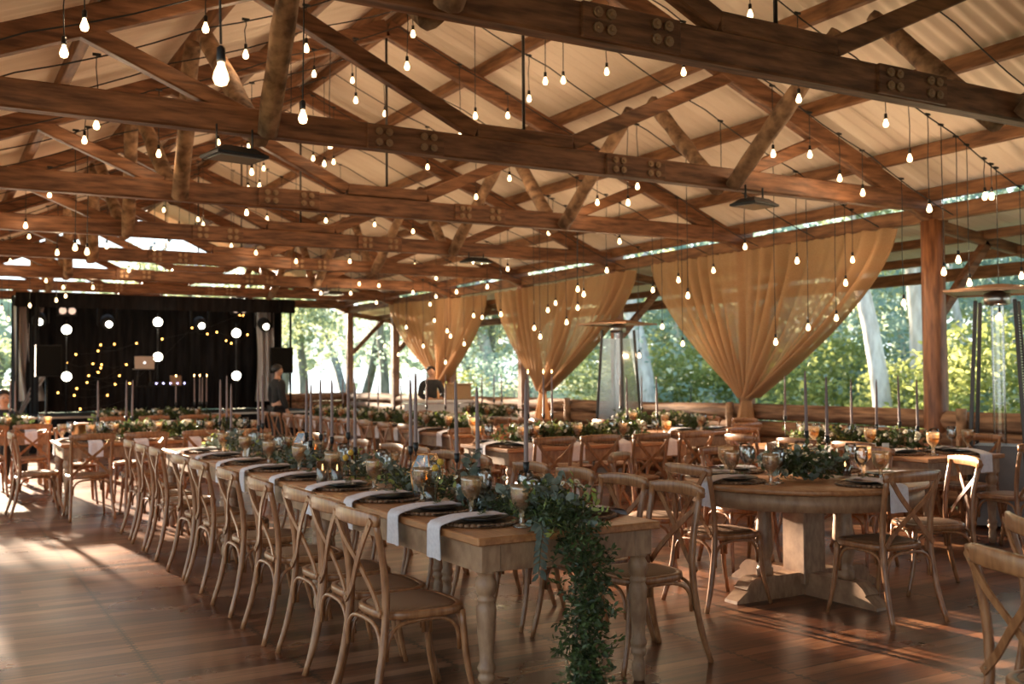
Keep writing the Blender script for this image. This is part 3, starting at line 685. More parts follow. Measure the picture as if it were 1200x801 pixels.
paddle(p, 'white round-topped name tag propped on napkin of round table')

# ---- table C by the log wall
CX, CY = 7.65, 6.72
ftable(CX, CY, 'y', 'farm table by the log wall and thick round post')
for k, y in enumerate((6.05, 6.7, 7.4)): chair(CX - .62, y, 0, 'cross-back chair, %s from open floor, round-table side of log-wall table' % ORD[k + 1], 'cross-back chairs')
for k, y in enumerate((6.1, 6.75, 7.4)): chair(CX + .62, y, 180, 'cross-back chair, %s from open floor, wall side of log-wall table' % ORD[k + 1], 'cross-back chairs')
chair(7.86, 5.36, 88, 'dark cross-back chair at the open-floor end of log-wall table', 'cross-back chairs')
chair(CX + .05, 8.12, -90, 'cross-back chair at the curtain end of log-wall table', 'cross-back chairs')
for k, y in enumerate((6.05, 6.72, 7.4)):
    setting(CX - TW / 2 + .235, y, 0, '%s place from open floor, round-table side of log-wall table' % ORD[k + 1]); setting(CX + TW / 2 - .235, y, 180, '%s place from open floor, wall side of log-wall table' % ORD[k + 1])
setting(7.86, CY - TL / 2 + .235, 90, 'open-floor end of log-wall table')
for k, px in enumerate((1075, 1054, 1027, 998, 920)):
    p = at_x(px, 480, CX + (.05, -.05)[k % 2]); taper(p.x, p.y, 'dark taper candle, %s from open floor on log-wall table' % ORD[k + 1], h=(0, 1, 0, 0, 1)[k])
for k, px in enumerate((1024, 1038)):
    p = at_x(px, 525, CX - .3); card(p.x, p.y, -.6, ['white card leaning on log-wall table, nearer the curtain', 'white card standing upright on log-wall table, nearer the post'][k], tilt=(-.5, -.1)[k])

# ---- table D crosswise
DX, DY = 6.0, 9.07
ftable(DX, DY, 'x', 'farm table set crosswise before the far tripod heater')
for k, x in enumerate((5.12, 5.66, 6.24, 6.82)): chair(x, 8.36 + (.0, .03, -.02, 0)[k], 90, 'cross-back chair, %s from garland table, garland-facing side of crosswise table' % ORD[k + 1], 'cross-back chairs')
for k, x in enumerate((5.2, 5.8, 6.4, 7.0)): chair(x, 9.8, -90, 'cross-back chair, %s from garland table, far side of crosswise table' % ORD[k + 1], 'cross-back chairs')
for k, x in enumerate((5.12, 5.66, 6.24, 6.82)):
    setting(x + .02, DY - TW / 2 + .235, 90, '%s place from garland table, front of crosswise table' % ORD[k + 1]); setting(x, DY + TW / 2 - .235, -90, '%s place from garland table, rear of crosswise table' % ORD[k + 1])
setting(DX - TL / 2 + .235, DY, 0, 'garland-table end of crosswise table')
for k, px in enumerate((619, 637, 647, 735, 770)):
    p = at_y(px, 480, DY + (.03, -.04)[k % 2]); taper(p.x, p.y, 'taper candle, %s from garland table on crosswise table' % ORD[k + 1], h=2 if k < 3 else 1, lit=k < 3)

# ---- table E crosswise near the stage aisle
EX, EY = 2.42, 12.5
ftable(EX, EY, 'x', 'farm table set crosswise past the stage end of garland table')
for k, x in enumerate((1.54, 2.1, 2.68, 3.22)): chair(x, 11.77, 90 + (2, -2, 1, 0)[k], 'cross-back chair, %s from open aisle, garland-facing side of aisle crosswise table' % ORD[k + 1], 'cross-back chairs')
for k, x in enumerate((1.6, 2.2, 2.8)): chair(x, 13.22, -90, 'cross-back chair, %s from open aisle, stage side of aisle crosswise table' % ORD[k + 1], 'cross-back chairs')
chair(1.1, 12.35, 3, 'cross-back chair alone at the aisle end of aisle crosswise table', 'cross-back chairs')
for k, x in enumerate((1.62, 2.1, 2.68, 3.22)):
    setting(x + .03, EY - TW / 2 + .235, 90, '%s place from open aisle, front of aisle crosswise table' % ORD[k + 1]); setting(x, EY + TW / 2 - .235, -90, '%s place from open aisle, rear of aisle crosswise table' % ORD[k + 1])
setting(EX - TL / 2 + .235, EY + .02, 0, 'aisle end of aisle crosswise table')
for k, px in enumerate((115, 148, 155)):
    p = at_y(px, 480, EY); taper(p.x, p.y, 'taper candle, %s from open aisle on aisle crosswise table' % ORD[k + 1], h=1)
p = at_y(104, 500, EY - .2); card(p.x, p.y, .1, 'white card standing by glasses on aisle crosswise table', .08, .1)
solid('ice_bucket', MB().lathe([(.001, 0), (.085, 0), (.09, .01), (.105, .18), (.115, .19), (.11, .195), (.1, .185), (.085, .015), (.001, .012)], 20).mesh('ice_bucket', M['gold']), 'copper pail on the aisle end of aisle crosswise table', 'pail', (EX - .85, EY + .12, .771))

# ---- row G: three tables, lengthwise, behind the garland table
GX, GY = 6.0, 10.95
for k in range(3): ftable(GX, GY + TL * (k + .5) + .002 * k, 'y', ['farm table of the middle row, end towards crosswise table', 'middle farm table of the middle row', 'farm table of the middle row, end towards the stage'][k])
for k in range(10): chair(GX - .70, GY + .4 + .66 * k, 0, 'cross-back chair, %s from crosswise table, aisle side of middle row' % ORD[k + 1], 'cross-back chairs')
for k in range(9): chair(GX + .70, GY + .75 + .66 * k, 180, 'cross-back chair, %s from crosswise table, curtain side of middle row' % ORD[k + 1], 'cross-back chairs')
chair(GX - .05, GY - .32, 90, 'cross-back chair at the crosswise-table end of middle row', 'cross-back chairs')
for k in range(10): setting(GX - TW / 2 + .235, GY + .4 + .66 * k, 0, '%s place from crosswise table, aisle side of middle row' % ORD[k + 1])
for k in range(5): setting(GX + TW / 2 - .235, GY + .4 + .9 * k, 180, '%s place from crosswise table, curtain side of middle row' % ORD[k + 1])
for k, px in enumerate((522, 500, 470, 462, 443, 432, 415, 402)):
    p = at_x(px, 470, GX + (.05, -.05)[k % 2]); taper(p.x, p.y, 'pale taper candle, %s from crosswise table on middle row' % ORD[k + 1], h=(2, 2, 1, 1)[k % 4])
# ---- table F by far heater
FX, FY = 8.45, 10.75
ftable(FX, FY, 'y', 'farm table along the log wall beside the far tripod heater')
for k, y in enumerate((10.1, 10.8, 11.5)): chair(FX + .62, y, 180, 'cross-back chair, %s from widest curtain, wall side of heater table' % ORD[k + 1], 'cross-back chairs')
for k, y in enumerate((10.15, 10.85)): chair(FX - .62, y, 0, 'cross-back chair, %s from widest curtain, inner side of heater table' % ORD[k + 1], 'cross-back chairs')
chair(FX, FY - TL / 2 - .25, 90, 'cross-back chair at the open end of heater table', 'cross-back chairs')
for k, y in enumerate((10.0, 10.7, 11.4)):
    setting(FX - TW / 2 + .235, y, 0, '%s place from widest curtain, inner side of heater table' % ORD[k + 1]); setting(FX + TW / 2 - .235, y, 180, '%s place from widest curtain, wall side of heater table' % ORD[k + 1])
for k, px in enumerate((752, 727)): p = at_x(px, 470, FX); taper(p.x, p.y, ['dark taper candle on heater table, nearer the widest curtain', 'dark taper candle on heater table, farther from the widest curtain'][k], h=1)
# ---- tables H, I near stage, J by the bar
ftable(.40, 15.45, 'x', 'farm table at the stage corner beside the open aisle')
for k, x in enumerate((.72, 1.22)): chair(x, 14.68, 90, 'cross-back chair, %s from open aisle, stage-corner table' % ORD[k + 1], 'cross-back chairs')
for k, x in enumerate((.75, 1.25)): setting(x, 15.185, 90, '%s place from open aisle, front of stage-corner table' % ORD[k + 1])
for k, px in enumerate((12, 18)): p = at_y(px, 470, 15.45); taper(p.x, p.y, ['pale taper candle on stage-corner table, nearer the open aisle', 'pale taper candle on stage-corner table, farther from the open aisle'][k], h=1)
for k in range(2): ftable(3.25 + k * 2.26, 17.4 - k * .0, 'x', ['farm table facing the stage, aisle half of the pair', 'farm table facing the stage, wall half of the pair'][k]) if k == 0 else None
for k, x in enumerate((2.5, 3.1, 3.7, 4.2)): chair(x, 16.7, 90, 'cross-back chair, %s from open aisle, stage-front table' % ORD[k + 1], 'cross-back chairs'); setting(x, 17.135, 90, '%s place from open aisle, stage-front table' % ORD[k + 1])
for k, px in enumerate((206, 228, 234, 237, 242)):
    p = at_y(px, 470, 17.4 + (.05, -.06)[k % 2]); taper(p.x, p.y, 'taper candle, %s from open aisle on stage-front table' % ORD[k + 1], h=2, lit=k != 3)
JX, JY = 8.3, 15.2
ftable(JX, JY, 'y', 'farm table between middle gathered curtain and the bar')
for k, y in enumerate((14.5, 15.2, 15.9)):
    chair(JX - .62, y, 0, 'cross-back chair, %s from heater table, bar-side table' % ORD[k + 1], 'cross-back chairs'); setting(JX - TW / 2 + .235, y, 0, '%s place from heater table, bar-side table' % ORD[k + 1])
for k, px in enumerate((588, 579, 565)): p = at_x(px, 470, JX); taper(p.x, p.y, 'taper candle, %s from heater table on bar-side table' % ORD[k + 1], h=2)
# two chairs by the open floor edge
p = at_z(1137, 637, .89); chair(p.x + .15, p.y - .294, -22, 'pale cross-back chair cut by the frame, standing alone on open floor', 'cross-back chairs')
p = at_z(1182, 600, .89); chair(p.x + .053, p.y - .325, -40, 'glossy dark cross-back chair just showing behind the lone pale one', 'cross-back chairs')

# ---------------------------------------------------------------- greenery
def rdir(up=.3): return V((R.uniform(-1, 1), R.uniform(-1, 1), R.uniform(-.4, 1) + up)).normalized()
def sprays(mb, path, n, spread, L, W, up=.3, twig=5, out=.6, stem_mi=1, thin=.0015, flatz=1.0):
    """twigs of leaves growing off a path"""
    m = len(path) - 1
    for k in range(n):
        t = R.random() * m; i = min(int(t), m - 1); p = path[i].lerp(path[i + 1], t - i); sp = spread(i / m) if callable(spread) else spread
        d = rdir(up); d.z *= flatz; d.normalize(); p = p + V((R.uniform(-1, 1), R.uniform(-1, 1), R.uniform(-.6, .8) * flatz)) * sp * out
        ln = sp * R.uniform(.5, 1.1); e = p + d * ln
        if thin: mb.tube([p, p.lerp(e, .5) + rdir(0) * .006, e], thin, 3, stem_mi, False)
        for j in range(twig):
            q = p.lerp(e, (j + .6) / twig); ld = (d * .5 + rdir(0) * .9).normalized()
            f = R.uniform(.7, 1.2); mb.leaf(q, ld, rdir(.4), L * f, W * f)
    return mb
gp = [V((ACX + .02 * math.sin(y * 3), y, .80 + .03 * math.sin(y * 5))) for y in [AY0 - .02 + .12 * k for k in range(9)]]
gp_far = [V((ACX + .03 * math.sin(y * 3), y, .81)) for y in [AY0 + 1.0 + .3 * k for k in range(20)]]
xg = at_y(680, 620, AY0 - .05).x
tail = bez([(ACX + .02, AY0 + .35, .85), (xg - .05, AY0 + .06, .86), (xg - .01, AY0 - .09, .70), (xg + .0, AY0 - .11, .45), (xg - .03, AY0 - .12, .22), (xg - .04, AY0 - .13, .05)], 8)
ga = thing('greenery_garland', 'long eucalyptus and fern garland trailing off table end towards the floor', 'garland', (0, 0, 0))
mb = sprays(MB(), tail, 430, lambda t: .125 - .03 * t, .032, .012, -.5, 7, .7); obj('fern_leaves', mb.mesh('garland_fern', [M['euc_dark'], M['stem']]), ga)
mb = sprays(MB(), tail[4:], 190, lambda t: .12 - .02 * t, .034, .014, -.5, 6, .8); obj('small_leaves', mb.mesh('garland_small_leaves', [M['fern'], M['stem']]), ga)
mb = sprays(MB(), gp, 150, .13, .03, .012, .3, 7, .7, flatz=.6); sprays(mb, gp_far, 290, .13, .034, .014, .3, 7, .7, flatz=.6); obj('fern_leaves', mb.mesh('garland_fern_run', [M['euc_dark'], M['stem']]), ga)
mb = sprays(MB(), gp, 48, .15, .048, .042, .4, 5, .75, flatz=.6); sprays(mb, gp_far, 112, .15, .055, .046, .4, 5, .7, flatz=.65); sprays(mb, tail[:9], 22, .13, .045, .04, .1, 5, .8); obj('eucalyptus_leaves', mb.mesh('garland_eucalyptus', [M['euc'], M['stem']]), ga)
mb = sprays(MB(), tail[6:14], 16, .13, .045, .017, -.1, 6, .9); sprays(mb, gp, 20, .16, .04, .018, .3, 5, .8, flatz=.6); sprays(mb, gp_far, 50, .16, .042, .02, .3, 5, .8, flatz=.6); obj('young_leaves', mb.mesh('garland_young', [M['lime'], M['stem']]), ga)
# one long eucalyptus stem hanging beside the fern tail
xe = at_y(634, 600, AY0 - .04).x; st = bez([(xe + .02, AY0 + .08, .82), (xe + .01, AY0 - .03, .80), (xe - .01, AY0 - .05, .72), (xe - .02, AY0 - .05, .60)], 8); mb = MB(); mb.tube(st, .002, 5, 1)
for k in range(26):
    q = st[min(4 + int(k * .85), len(st) - 1)]; sd = 1 if k % 2 else -1; mb.leaf(q, V((sd * .9, -.2, -.75)), V((0, -1, .2)), .05, .02)
obj('eucalyptus_stem', mb.mesh('hanging_eucalyptus', [M['euc'], M['stem']]), ga)
def daisy(mb, c, r, n=9):
    nrm = rdir(.9)
    a = nrm.orthogonal().normalized(); b = nrm.cross(a)
    for k in range(n):
        an = 2 * PI * k / n; d = (a * math.cos(an) + b * math.sin(an)); mb.leaf(c, d + nrm * .15, nrm, r, r * .55, 0, .05, .1)
    mb.ball(c + nrm * r * .1, r * .3, 1, 7, 4, .7)
mb = MB()
for k in range(16): daisy(mb, V((ACX + .12 + R.uniform(-.07, .07), AY0 + .26 + R.uniform(-.09, .09), .94 + R.uniform(-.03, .03))), .017)
for k in range(150):
    y = AY0 + .35 + R.random() * 6.3; daisy(mb, V((ACX + R.uniform(-.15, .15), y, .86 + R.random() * .09)), R.uniform(.012, .022), 7)
obj('white_flowers', mb.mesh('garland_daisies', [M['blossom'], M['yellow']]), ga)
mb = MB()
for px, py, y in ((405, 536, 6.0), (411, 530, 6.1), (516, 541, 5.0), (510, 548, 5.05)):
    p = at_y(px, py, y); mb.ball(p, .019, 0, 10, 7); mb.tube([p, (p.x, p.y, .8)], .0017, 4, 1)
obj('button_flowers', mb.mesh('garland_buttons', [M['yellow'], M['stem']]), ga)
# upright eucalyptus branch among the candles
p = at_y(552, 505, 4.75); mb = MB(); st = bez([(p.x, 4.75, .8), (p.x - .01, 4.76, .95), (p.x + .02, 4.75, 1.1)], 6); mb.tube(st, .002, 5, 1)
for k in range(14): mb.leaf(st[3 + int(k * .65)], V((1 if k % 2 else -1, R.uniform(-.5, .5), .5)), rdir(0), .06, .042)
obj('eucalyptus_stem', mb.mesh('upright_eucalyptus', [M['euc'], M['stem']]), ga)

def make_runner(L, n=150, seed=3):
    pth = [V((0, -L / 2 + L * k / 12, .06 + .02 * math.sin(k))) for k in range(13)]
    mb = sprays(MB(), pth, n, .14, .05, .026, .5, 6, .8, flatz=.7); a = mb.mesh('runner_foliage', [M['fern'], M['stem']])
    mb = sprays(MB(), pth, n // 2, .15, .055, .04, .5, 5, .8, flatz=.7); b = mb.mesh('runner_dark_foliage', [M['euc_dark'], M['stem']])
    mb = MB()
    for k in range(46):
        c = V((R.uniform(-.15, .15), R.uniform(-L / 2, L / 2), .1 + R.random() * .1))
        r = R.uniform(.02, .036)
        for j in range(7):
            d = rdir(.5); mb.leaf(c, d, rdir(.2), r * 1.3, r * 1.25, 0, .2, .4)
        mb.ball(c, r * .62, 0, 8, 5)
    c_ = mb.mesh('runner_blossoms', M['blossom'])
    mb = sprays(MB(), pth, n // 5, .14, .05, .022, .6, 5, .8, flatz=.7); d_ = mb.mesh('runner_young', [M['lime'], M['stem']])
    return [('foliage', a), ('dark_foliage', b), ('blossoms', c_), ('young_leaves', d_)]
RUN = make_runner(1.7)
def runner(x, y, rz, label, scale=1): place(RUN, 'floral_runner', label, 'flowers', (x, y, .772), rz, 'floral runners', scale)
runner(CX + .02, CY + .1, 0, 'leafy floral runner along log-wall table', .9)
runner(DX, DY, PI / 2, 'ivory floral runner along crosswise table')
runner(EX + .1, EY, PI / 2, 'ivory floral runner along aisle crosswise table')
for k in range(3): runner(GX, GY + TL * (k + .5), PI * k, ['ivory floral runner on middle row, end towards crosswise table', 'ivory floral runner on middle table of middle row', 'ivory floral runner on middle row, end towards stage'][k])
runner(FX, FY, PI, 'ivory floral runner on heater table')
runner(.4, 15.45, PI / 2, 'ivory floral runner on stage-corner table'); runner(3.25, 17.4, -PI / 2, 'ivory floral runner on stage-front table'); runner(JX, JY, 0, 'ivory floral runner on bar-side table')
# compact arrangement on the round table
pth = [V((.3 * math.cos(a), .16 * math.sin(a), .05)) for a in [k * PI / 6 for k in range(13)]]
mb = sprays(MB(), pth, 110, .13, .045, .03, .5, 6, .7, flatz=.8); ca = thing('floral_arrangement', 'low dark leafy arrangement in the middle of round table', 'flowers', (BX, BY, .772), .6)
obj('foliage', mb.mesh('round_foliage', [M['euc_dark'], M['stem']]), ca)
mb = sprays(MB(), pth, 40, .14, .05, .045, .5, 5, .7, flatz=.8); obj('eucalyptus_leaves', mb.mesh('round_eucalyptus', [M['euc'], M['stem']]), ca)
mb = MB()
for k in range(24): daisy(mb, V((R.uniform(-.35, .35), R.uniform(-.2, .2), .14 + R.random() * .07)), .02)
obj('white_flowers', mb.mesh('round_daisies', [M['blossom'], M['yellow']]), ca)

# ---------------------------------------------------------------- curtains
def curtain(y_a, y_b, y_t, ztop_a, ztop_b, zt, label, ztail, nf=17):
    x0 = XW - .16; t = thing('curtain', label, 'curtain', (x0, y_t, zt))
    def fn(u, v):
        w = 1 - .945 * (v ** 1.48); ya = y_a - y_t; yb = y_b - y_t
        y = (ya + (yb - ya) * u) * w; zt0 = (ztop_a + (ztop_b - ztop_a) * u)
        edge = abs(2 * u - 1); dz = .05 * math.sin(u * nf * 2 * PI) ** 2 * (1 - v) * .3
        sag = (edge ** 2) * .05 * math.sin(PI * v)
        z = zt0 + (zt - zt0) * v - dz - sag * (1 - v)
        amp = (.05 + .10 * v * (1 - .55 * v)) * (.75 + .5 * math.sin(u * 17 + 1))
        ph = u * nf * 2 * PI + 1.3 * math.sin(u * 9)
        x = amp * math.sin(ph) + .025 * math.sin(u * 23 + 2 + v)
        y += .35 * amp * math.cos(ph) * min(1, v * 2)
        return V((x, y, z - zt))
    obj('panel', MB().grid(fn, 190, 44).mesh('curtain_panel', M['curtain']), t)
    def ft(u, v):
        a = 2 * PI * u; r = .075 + .16 * v ** .8 * (1 - .15 * v); r *= 1 + .22 * math.sin(a * 7) * min(1, v * 1.5)
        return V((.62 * r * math.cos(a), r * math.sin(a) + .06 * v, -v * (zt - ztail)))
    obj('tail', MB().grid(ft, 84, 14).mesh('curtain_tail', M['curtain']), t)
    obj('tie', MB().lathe([(.088, -.035), (.1, -.02), (.1, .02), (.088, .035)], 20, sx=.7).mesh('curtain_tie', M['curtain']), t)
cx_ = XW - .16
def ctop(px, py): p = at_x(px, py, cx_); return p.y, p.z
(ya, za), (yb, zb) = ctop(1050, 265), ctop(762, 310); yt, zt = ctop(875, 466); curtain(ya, yb, yt, za, zb, zt, 'widest rust sheer curtain gathered around the post by round table', .25)
(ya, za), (yb, zb) = ctop(744, 315), ctop(579, 343); yt, zt = ctop(636, 458); curtain(ya, yb, yt, za, zb, zt, 'middle rust sheer curtain, gathered beside the far tripod heater', .3)
(ya, za), (yb, zb) = ctop(568, 345), ctop(455, 356); yt, zt = ctop(517, 447); curtain(ya, yb, yt, za, zb, zt, 'smallest-looking rust curtain, gathered behind the barman', .3)

# ---------------------------------------------------------------- patio heaters
def heater(px, py, x, label, rz, sides=4):
    p = at_x(px, py, x); t = thing('patio_heater', label, 'patio heater', (p.x, p.y, 0), rz); h = p.z
    b, a = .27, .17; zb = .78
    def wid(z): return b + (a - b) * z / (h - .18)
    mb = MB(); vs = []
    for z in (.03, zb):
        w = wid(z) - .02; vs += [(-w, -w, z), (w, -w, z), (w, w, z), (-w, w, z)]
    mb.add(vs, [(3, 2, 1, 0), (4, 5, 6, 7)] + [(i, (i + 1) % 4, 4 + (i + 1) % 4, 4 + i) for i in range(4)]); obj('base', mb.mesh('heater_base', M['base_steel']), t)
    for sx in (-1, 1):
        for sy in (-1, 1):
            obj('leg', MB().bar((sx * b, sy * b, 0), (sx * a, sy * a, h - .16), .036, .036, up=(1, 0, 0), ch=.006).mesh('heater_leg', M['dark_steel']), t)
    obj('glass_tube', MB().lathe([(.06, zb), (.06, h - .2)], 16).mesh('heater_tube', M['clear']), t)
    obj('burner', MB().lathe([(.1, h - .2), (.12, h - .19), (.12, h - .09), (.05, h - .07)], 16).mesh('heater_burner', M['steel']), t)
    for k in range(sides):
        mb = MB(); rot = Matrix.Rotation((k + 1) * PI / 2 if sides > 1 else 0, 3, 'Z')
        for j in range(46):
            z = zb + .05 + (h - .3 - zb - .05) * j / 45; w = wid(z); mb.bar(rot @ V((-w + .02, -w, z)), rot @ V((w - .02, -w, z)), .004, .012)
        obj('grille', mb.mesh('heater_grille', M['steel']), t)
    mb = MB(); e = .42; mb.add([(-e, -e, h - .07), (e, -e, h - .07), (e, e, h - .07), (-e, e, h - .07), (-.06, -.06, h), (.06, -.06, h), (.06, .06, h), (-.06, .06, h)], [(3, 2, 1, 0), (4, 5, 6, 7), (0, 1, 5, 4), (1, 2, 6, 5), (2, 3, 7, 6), (3, 0, 4, 7)])
    mb.bar((-e, -e, h - .075), (e, -e, h - .075), .01, .025).bar((-e, e, h - .075), (e, e, h - .075), .01, .025).bar((-e, -e, h - .075), (-e, e, h - .075), .01, .025).bar((e, -e, h - .075), (e, e, h - .075), .01, .025)
    obj('hood', mb.mesh('heater_hood', M['hood']), t)
heater(1168, 333, 9.0, 'open glass-tube patio heater on dark slim legs, beside the thick round post', .5, 1)
heater(724, 374, 9.0, 'steel grille patio heater between middle and widest curtains', .35)

# ---------------------------------------------------------------- hanging floodlights
def flood(px, py, i, label):
    y = TY[i] - .12; p = at_y(px, py, y); t = thing('floodlight', label, 'floodlight', (p.x, y, p.z), .2)
    mb = MB(); mb.prism([(-.19, -.14), (.19, -.14), (.19, .14), (-.19, .14)], .0, .05, sc_top=.62); mb.box((0, 0, -.012), (.4, .3, .024), ch=.004); hs_ = obj('housing', mb.mesh('flood_housing', M['black_metal']), t)
    obj('lens', MB().box((0, 0, -.027), (.33, .22, .006)).mesh('flood_lens', plain('flood lens', (.35, .33, .3), .1)), hs_)
    obj('bracket', MB().bar((-.14, 0, .03), (-.14, 0, TB - p.z + .04), .02, .006).bar((.14, 0, .03), (.14, 0, TB - p.z + .04), .02, .006).mesh('flood_bracket', M['black_metal']), t)
flood(275, 182, 1, 'black floodlight slung under second truss, aisle side'); flood(884, 239, 1, 'black floodlight slung under second truss, curtain side')
flood(558, 306, 3, 'black floodlight slung under fourth truss'); flood(390, 344, 5, 'black floodlight slung under sixth truss')

# ---------------------------------------------------------------- bulbs on cords, cables along the roof slope
BULBS = [(99,21,5.5),(75,52,7),(259,72,3.7),(241,26,8),(288,58,9),(359,51,8),(368,82,9),(355,128,5.5),(341,142,8),(113,140,7),(99,159,9),(186,175,8.5),(209,189,10),(256,163,12),(291,168,12),(387,166,9),(295,197,10),(309,194,13),(304,214,13),(291,217,13),(289,245,11),(367,182,12),(380,188,11),(391,186,12),(58,224,12),(30,260,10),(192,243,14),(143,257,15),(210,262,15),(232,254,15),(238,260,15),(229,264,16),(313,253,15),(330,263,15),(382,255,13),
(484,35,11),(477,72,8),(413,90,10),(417,113,9),(451,129,11),(539,155,10),(557,131,9),(595,131,10),(620,111,10),(639,90,9),(660,89,10),(711,79,9),(801,79,9),(501,192,12),(558,227,13),(597,205,12),(700,233,11),(736,233,10),(747,214,12),(648,256,12),(439,260,15),(548,266,14),(484,268,14),(643,269,14),
(879,11,9),(936,110,9),(1038,139,9),(906,175,9),(949,176,10),(984,204,9),(1011,221,10),(1066,180,8),(845,202,10),(1089,239,9),(1154,225,9),(1162,225,10),
(34,274,14),(56,272,14),(67,292,11),(88,285,9),(102,290,9),(107,284,15),(125,285,12),(12,303,15),(181,287,13),(197,283,15),(222,284,15),(151,314,16),(54,326,16),(74,334,17),(77,344,17),(66,349,17),(109,334,16),(35,355,16),(10,371,16),(271,285,15),(273,294,16),(300,293,14),(347,303,14),(399,275,14),(376,341,17),(2,358,16),
(410,303,15),(486,308,16),(511,323,16),(595,312,14),(711,313,12),(726,279,12),(421,330,18),(444,332,18),(484,340,18),(441,352,19),(411,341,18),(535,339,16),(511,345,18),(504,354,18),(571,333,15),(476,381,19),(509,373,18),(524,385,17),(528,391,17),(544,400,17),(555,367,17),(565,369,17),(587,365,14),(586,397,15),(496,403,18),(522,422,18),(626,381,13),(633,391,13),(642,360,13),(651,352,14),(664,374,12.5),(677,357,13),(677,335,12),(684,341,12),(467,413,19),(451,403,19),(477,426,19),(765,336,12),(776,379,12),(749,413,13),(795,324,11),
(806,342,10.5),(836,313,11),(873,285,10.5),(909,396,10),(934,301,10),(947,379,10.5),(980,368,9.5),(991,327,10.5),(999,300,10.5),(1059,350,10),(1106,313,9.5),(1123,299,9.5),(1136,326,10),(1197,318,9),(1171,366,11),(800,399,12)]
bulb_me = MB().lathe([(.013, .0), (.014, -.014), (.027, -.046), (.031, -.066), (.022, -.09), (.001, -.098)], 9).mesh('glow_bulb', M['bulb'])
sock_me = MB().lathe([(.004, .062), (.012, .056), (.0165, .05), (.0175, .01), (.0165, -.004), (.001, -.004)], 10).mesh('bulb_socket', M['black_metal'])
CAB = {}
blist = []
for px, py, d in BULBS:
    d = d if d < 6 else d * 1.16
    for _ in range(60):
        p = at_d(px, py, d); y = 1.2 + round((p.y - 1.2) / 1.0) * 1.0
        for ty in TY:
            if abs(y - ty) < .28: y = ty + (.34 if y >= ty else -.34)
        p = at_y(px, py, y); zr = rz_(p.x) + .05
        if p.x < XW - .35 and p.z < zr - .32 and y < YE - 1.6: break
        d -= .3
    blist.append((p.x, y, p.z, zr))
    CAB.setdefault(round(y, 2), []).append(p.x)
bays = {}
for b in blist:
    k = sum(1 for ty in TY if ty < b[1]); bays.setdefault(k, []).append(b)
def bayname(k): return 'before the first truss' if k == 0 else ('beyond the last truss' if k > 7 else 'between %s and %s trusses' % (ORD[k], ORD[k + 1]))
for k, L_ in bays.items():
    L_.sort(key=lambda b: -b[0])
    for j, (x, y, z, zr) in enumerate(L_):
        t = thing('pendant_bulb', 'glowing bulb on black cord, %s from curtain wall, %s' % (ORD[j + 1] if j < 40 else str(j), bayname(k)), 'light bulb', (x, y, z), 0, 'pendant bulbs')
        gb = obj('bulb', bulb_me, t, scale=.8); obj('filament', BL, gb, (0, 0, -.055)); obj('socket', sock_me, t, scale=.82)
        top = zr - z - .12 - .03 * R.random(); w = R.uniform(-.012, .012)
        obj('cord', MB().tube([(0, 0, .055), (w, 0, .055 + top * .4), (-w * .5, 0, top * .8), (0, 0, top)], .0042, 5).mesh('bulb_cord', M['cord']), t)
for n_, (y, xs) in enumerate(sorted(CAB.items())):
    mb = MB(); x0, x1 = XL + .1, XW - .1; pts = []
    for j in range(33):
        x = x0 + (x1 - x0) * j / 32; pts.append(V((x, y, rz_(x) + .05 - .13 - .035 * abs(math.sin(j * PI / 4)))))
    mb.tube(pts, .0065, 5)
    for x in xs: mb.tube([(x - .03, y, rz_(x) - .09), (x + .03, y, rz_(x) - .09)], .012, 6)
    solid('festoon_cable', mb.mesh('festoon_cable', M['cord']), 'black festoon cable strung up the roof slope, %s from the garland end' % ORD[n_ + 1], 'cable', group='festoon cables')

# ---------------------------------------------------------------- stage
YB = 25.15
xl, xr = at_y(14, 400, YB).x, at_y(333, 400, YB).x; ztp = at_y(180, 350, YB).z
SZ = at_y(110, 487, 22.4).z
st = thing('stage_platform', 'low black stage platform with a pale metal edge', 'stage', (0, 0, 0))
obj('deck', MB().box(((xl + xr) / 2, (22.4 + YB) / 2, SZ - .03), (xr - xl, YB - 22.4, .06), ch=.005).mesh('stage_deck', M['black_cloth']), st)
obj('skirt', MB().grid(lambda u, v: V((xl + (xr - xl) * u, 22.42 + .02 * math.sin(u * 160), (SZ - .04) * v)), 200, 2).mesh('stage_skirt', M['black_cloth']), st)
obj('edge_trim', MB().bar((xl, 22.38, SZ - .02), (xr, 22.38, SZ - .02), .02, .04).mesh('stage_trim', M['steel']), st)
bd = thing('stage_backdrop', 'wide black cloth backdrop hung behind the stage', 'backdrop', ((xl + xr) / 2, YB, SZ))
hw = (xr - xl) / 2
obj('drape', MB().grid(lambda u, v: V((-hw + 2 * hw * u, .05 * math.sin(u * 120) * (1 - .4 * v) + .25, (ztp - SZ) * v)), 300, 6).mesh('backdrop_drape', M['black_cloth']), bd)
for s_ in (-1, 1):
    obj('side_drape', MB().grid(lambda u, v: V((s_ * (hw - .45 * u * (1 if s_ > 0 else 1) + .0), .2 - 1.3 * u + .04 * math.sin(u * 40), (ztp - SZ) * v)), 40, 6).mesh('backdrop_side', M['black_cloth']), bd)
obj('top_border', MB().grid(lambda u, v: V((-hw + 2 * hw * u, -.9 + .03 * math.sin(u * 90), ztp - SZ - .32 * v)), 200, 3).mesh('backdrop_border', M['black_cloth']), bd)
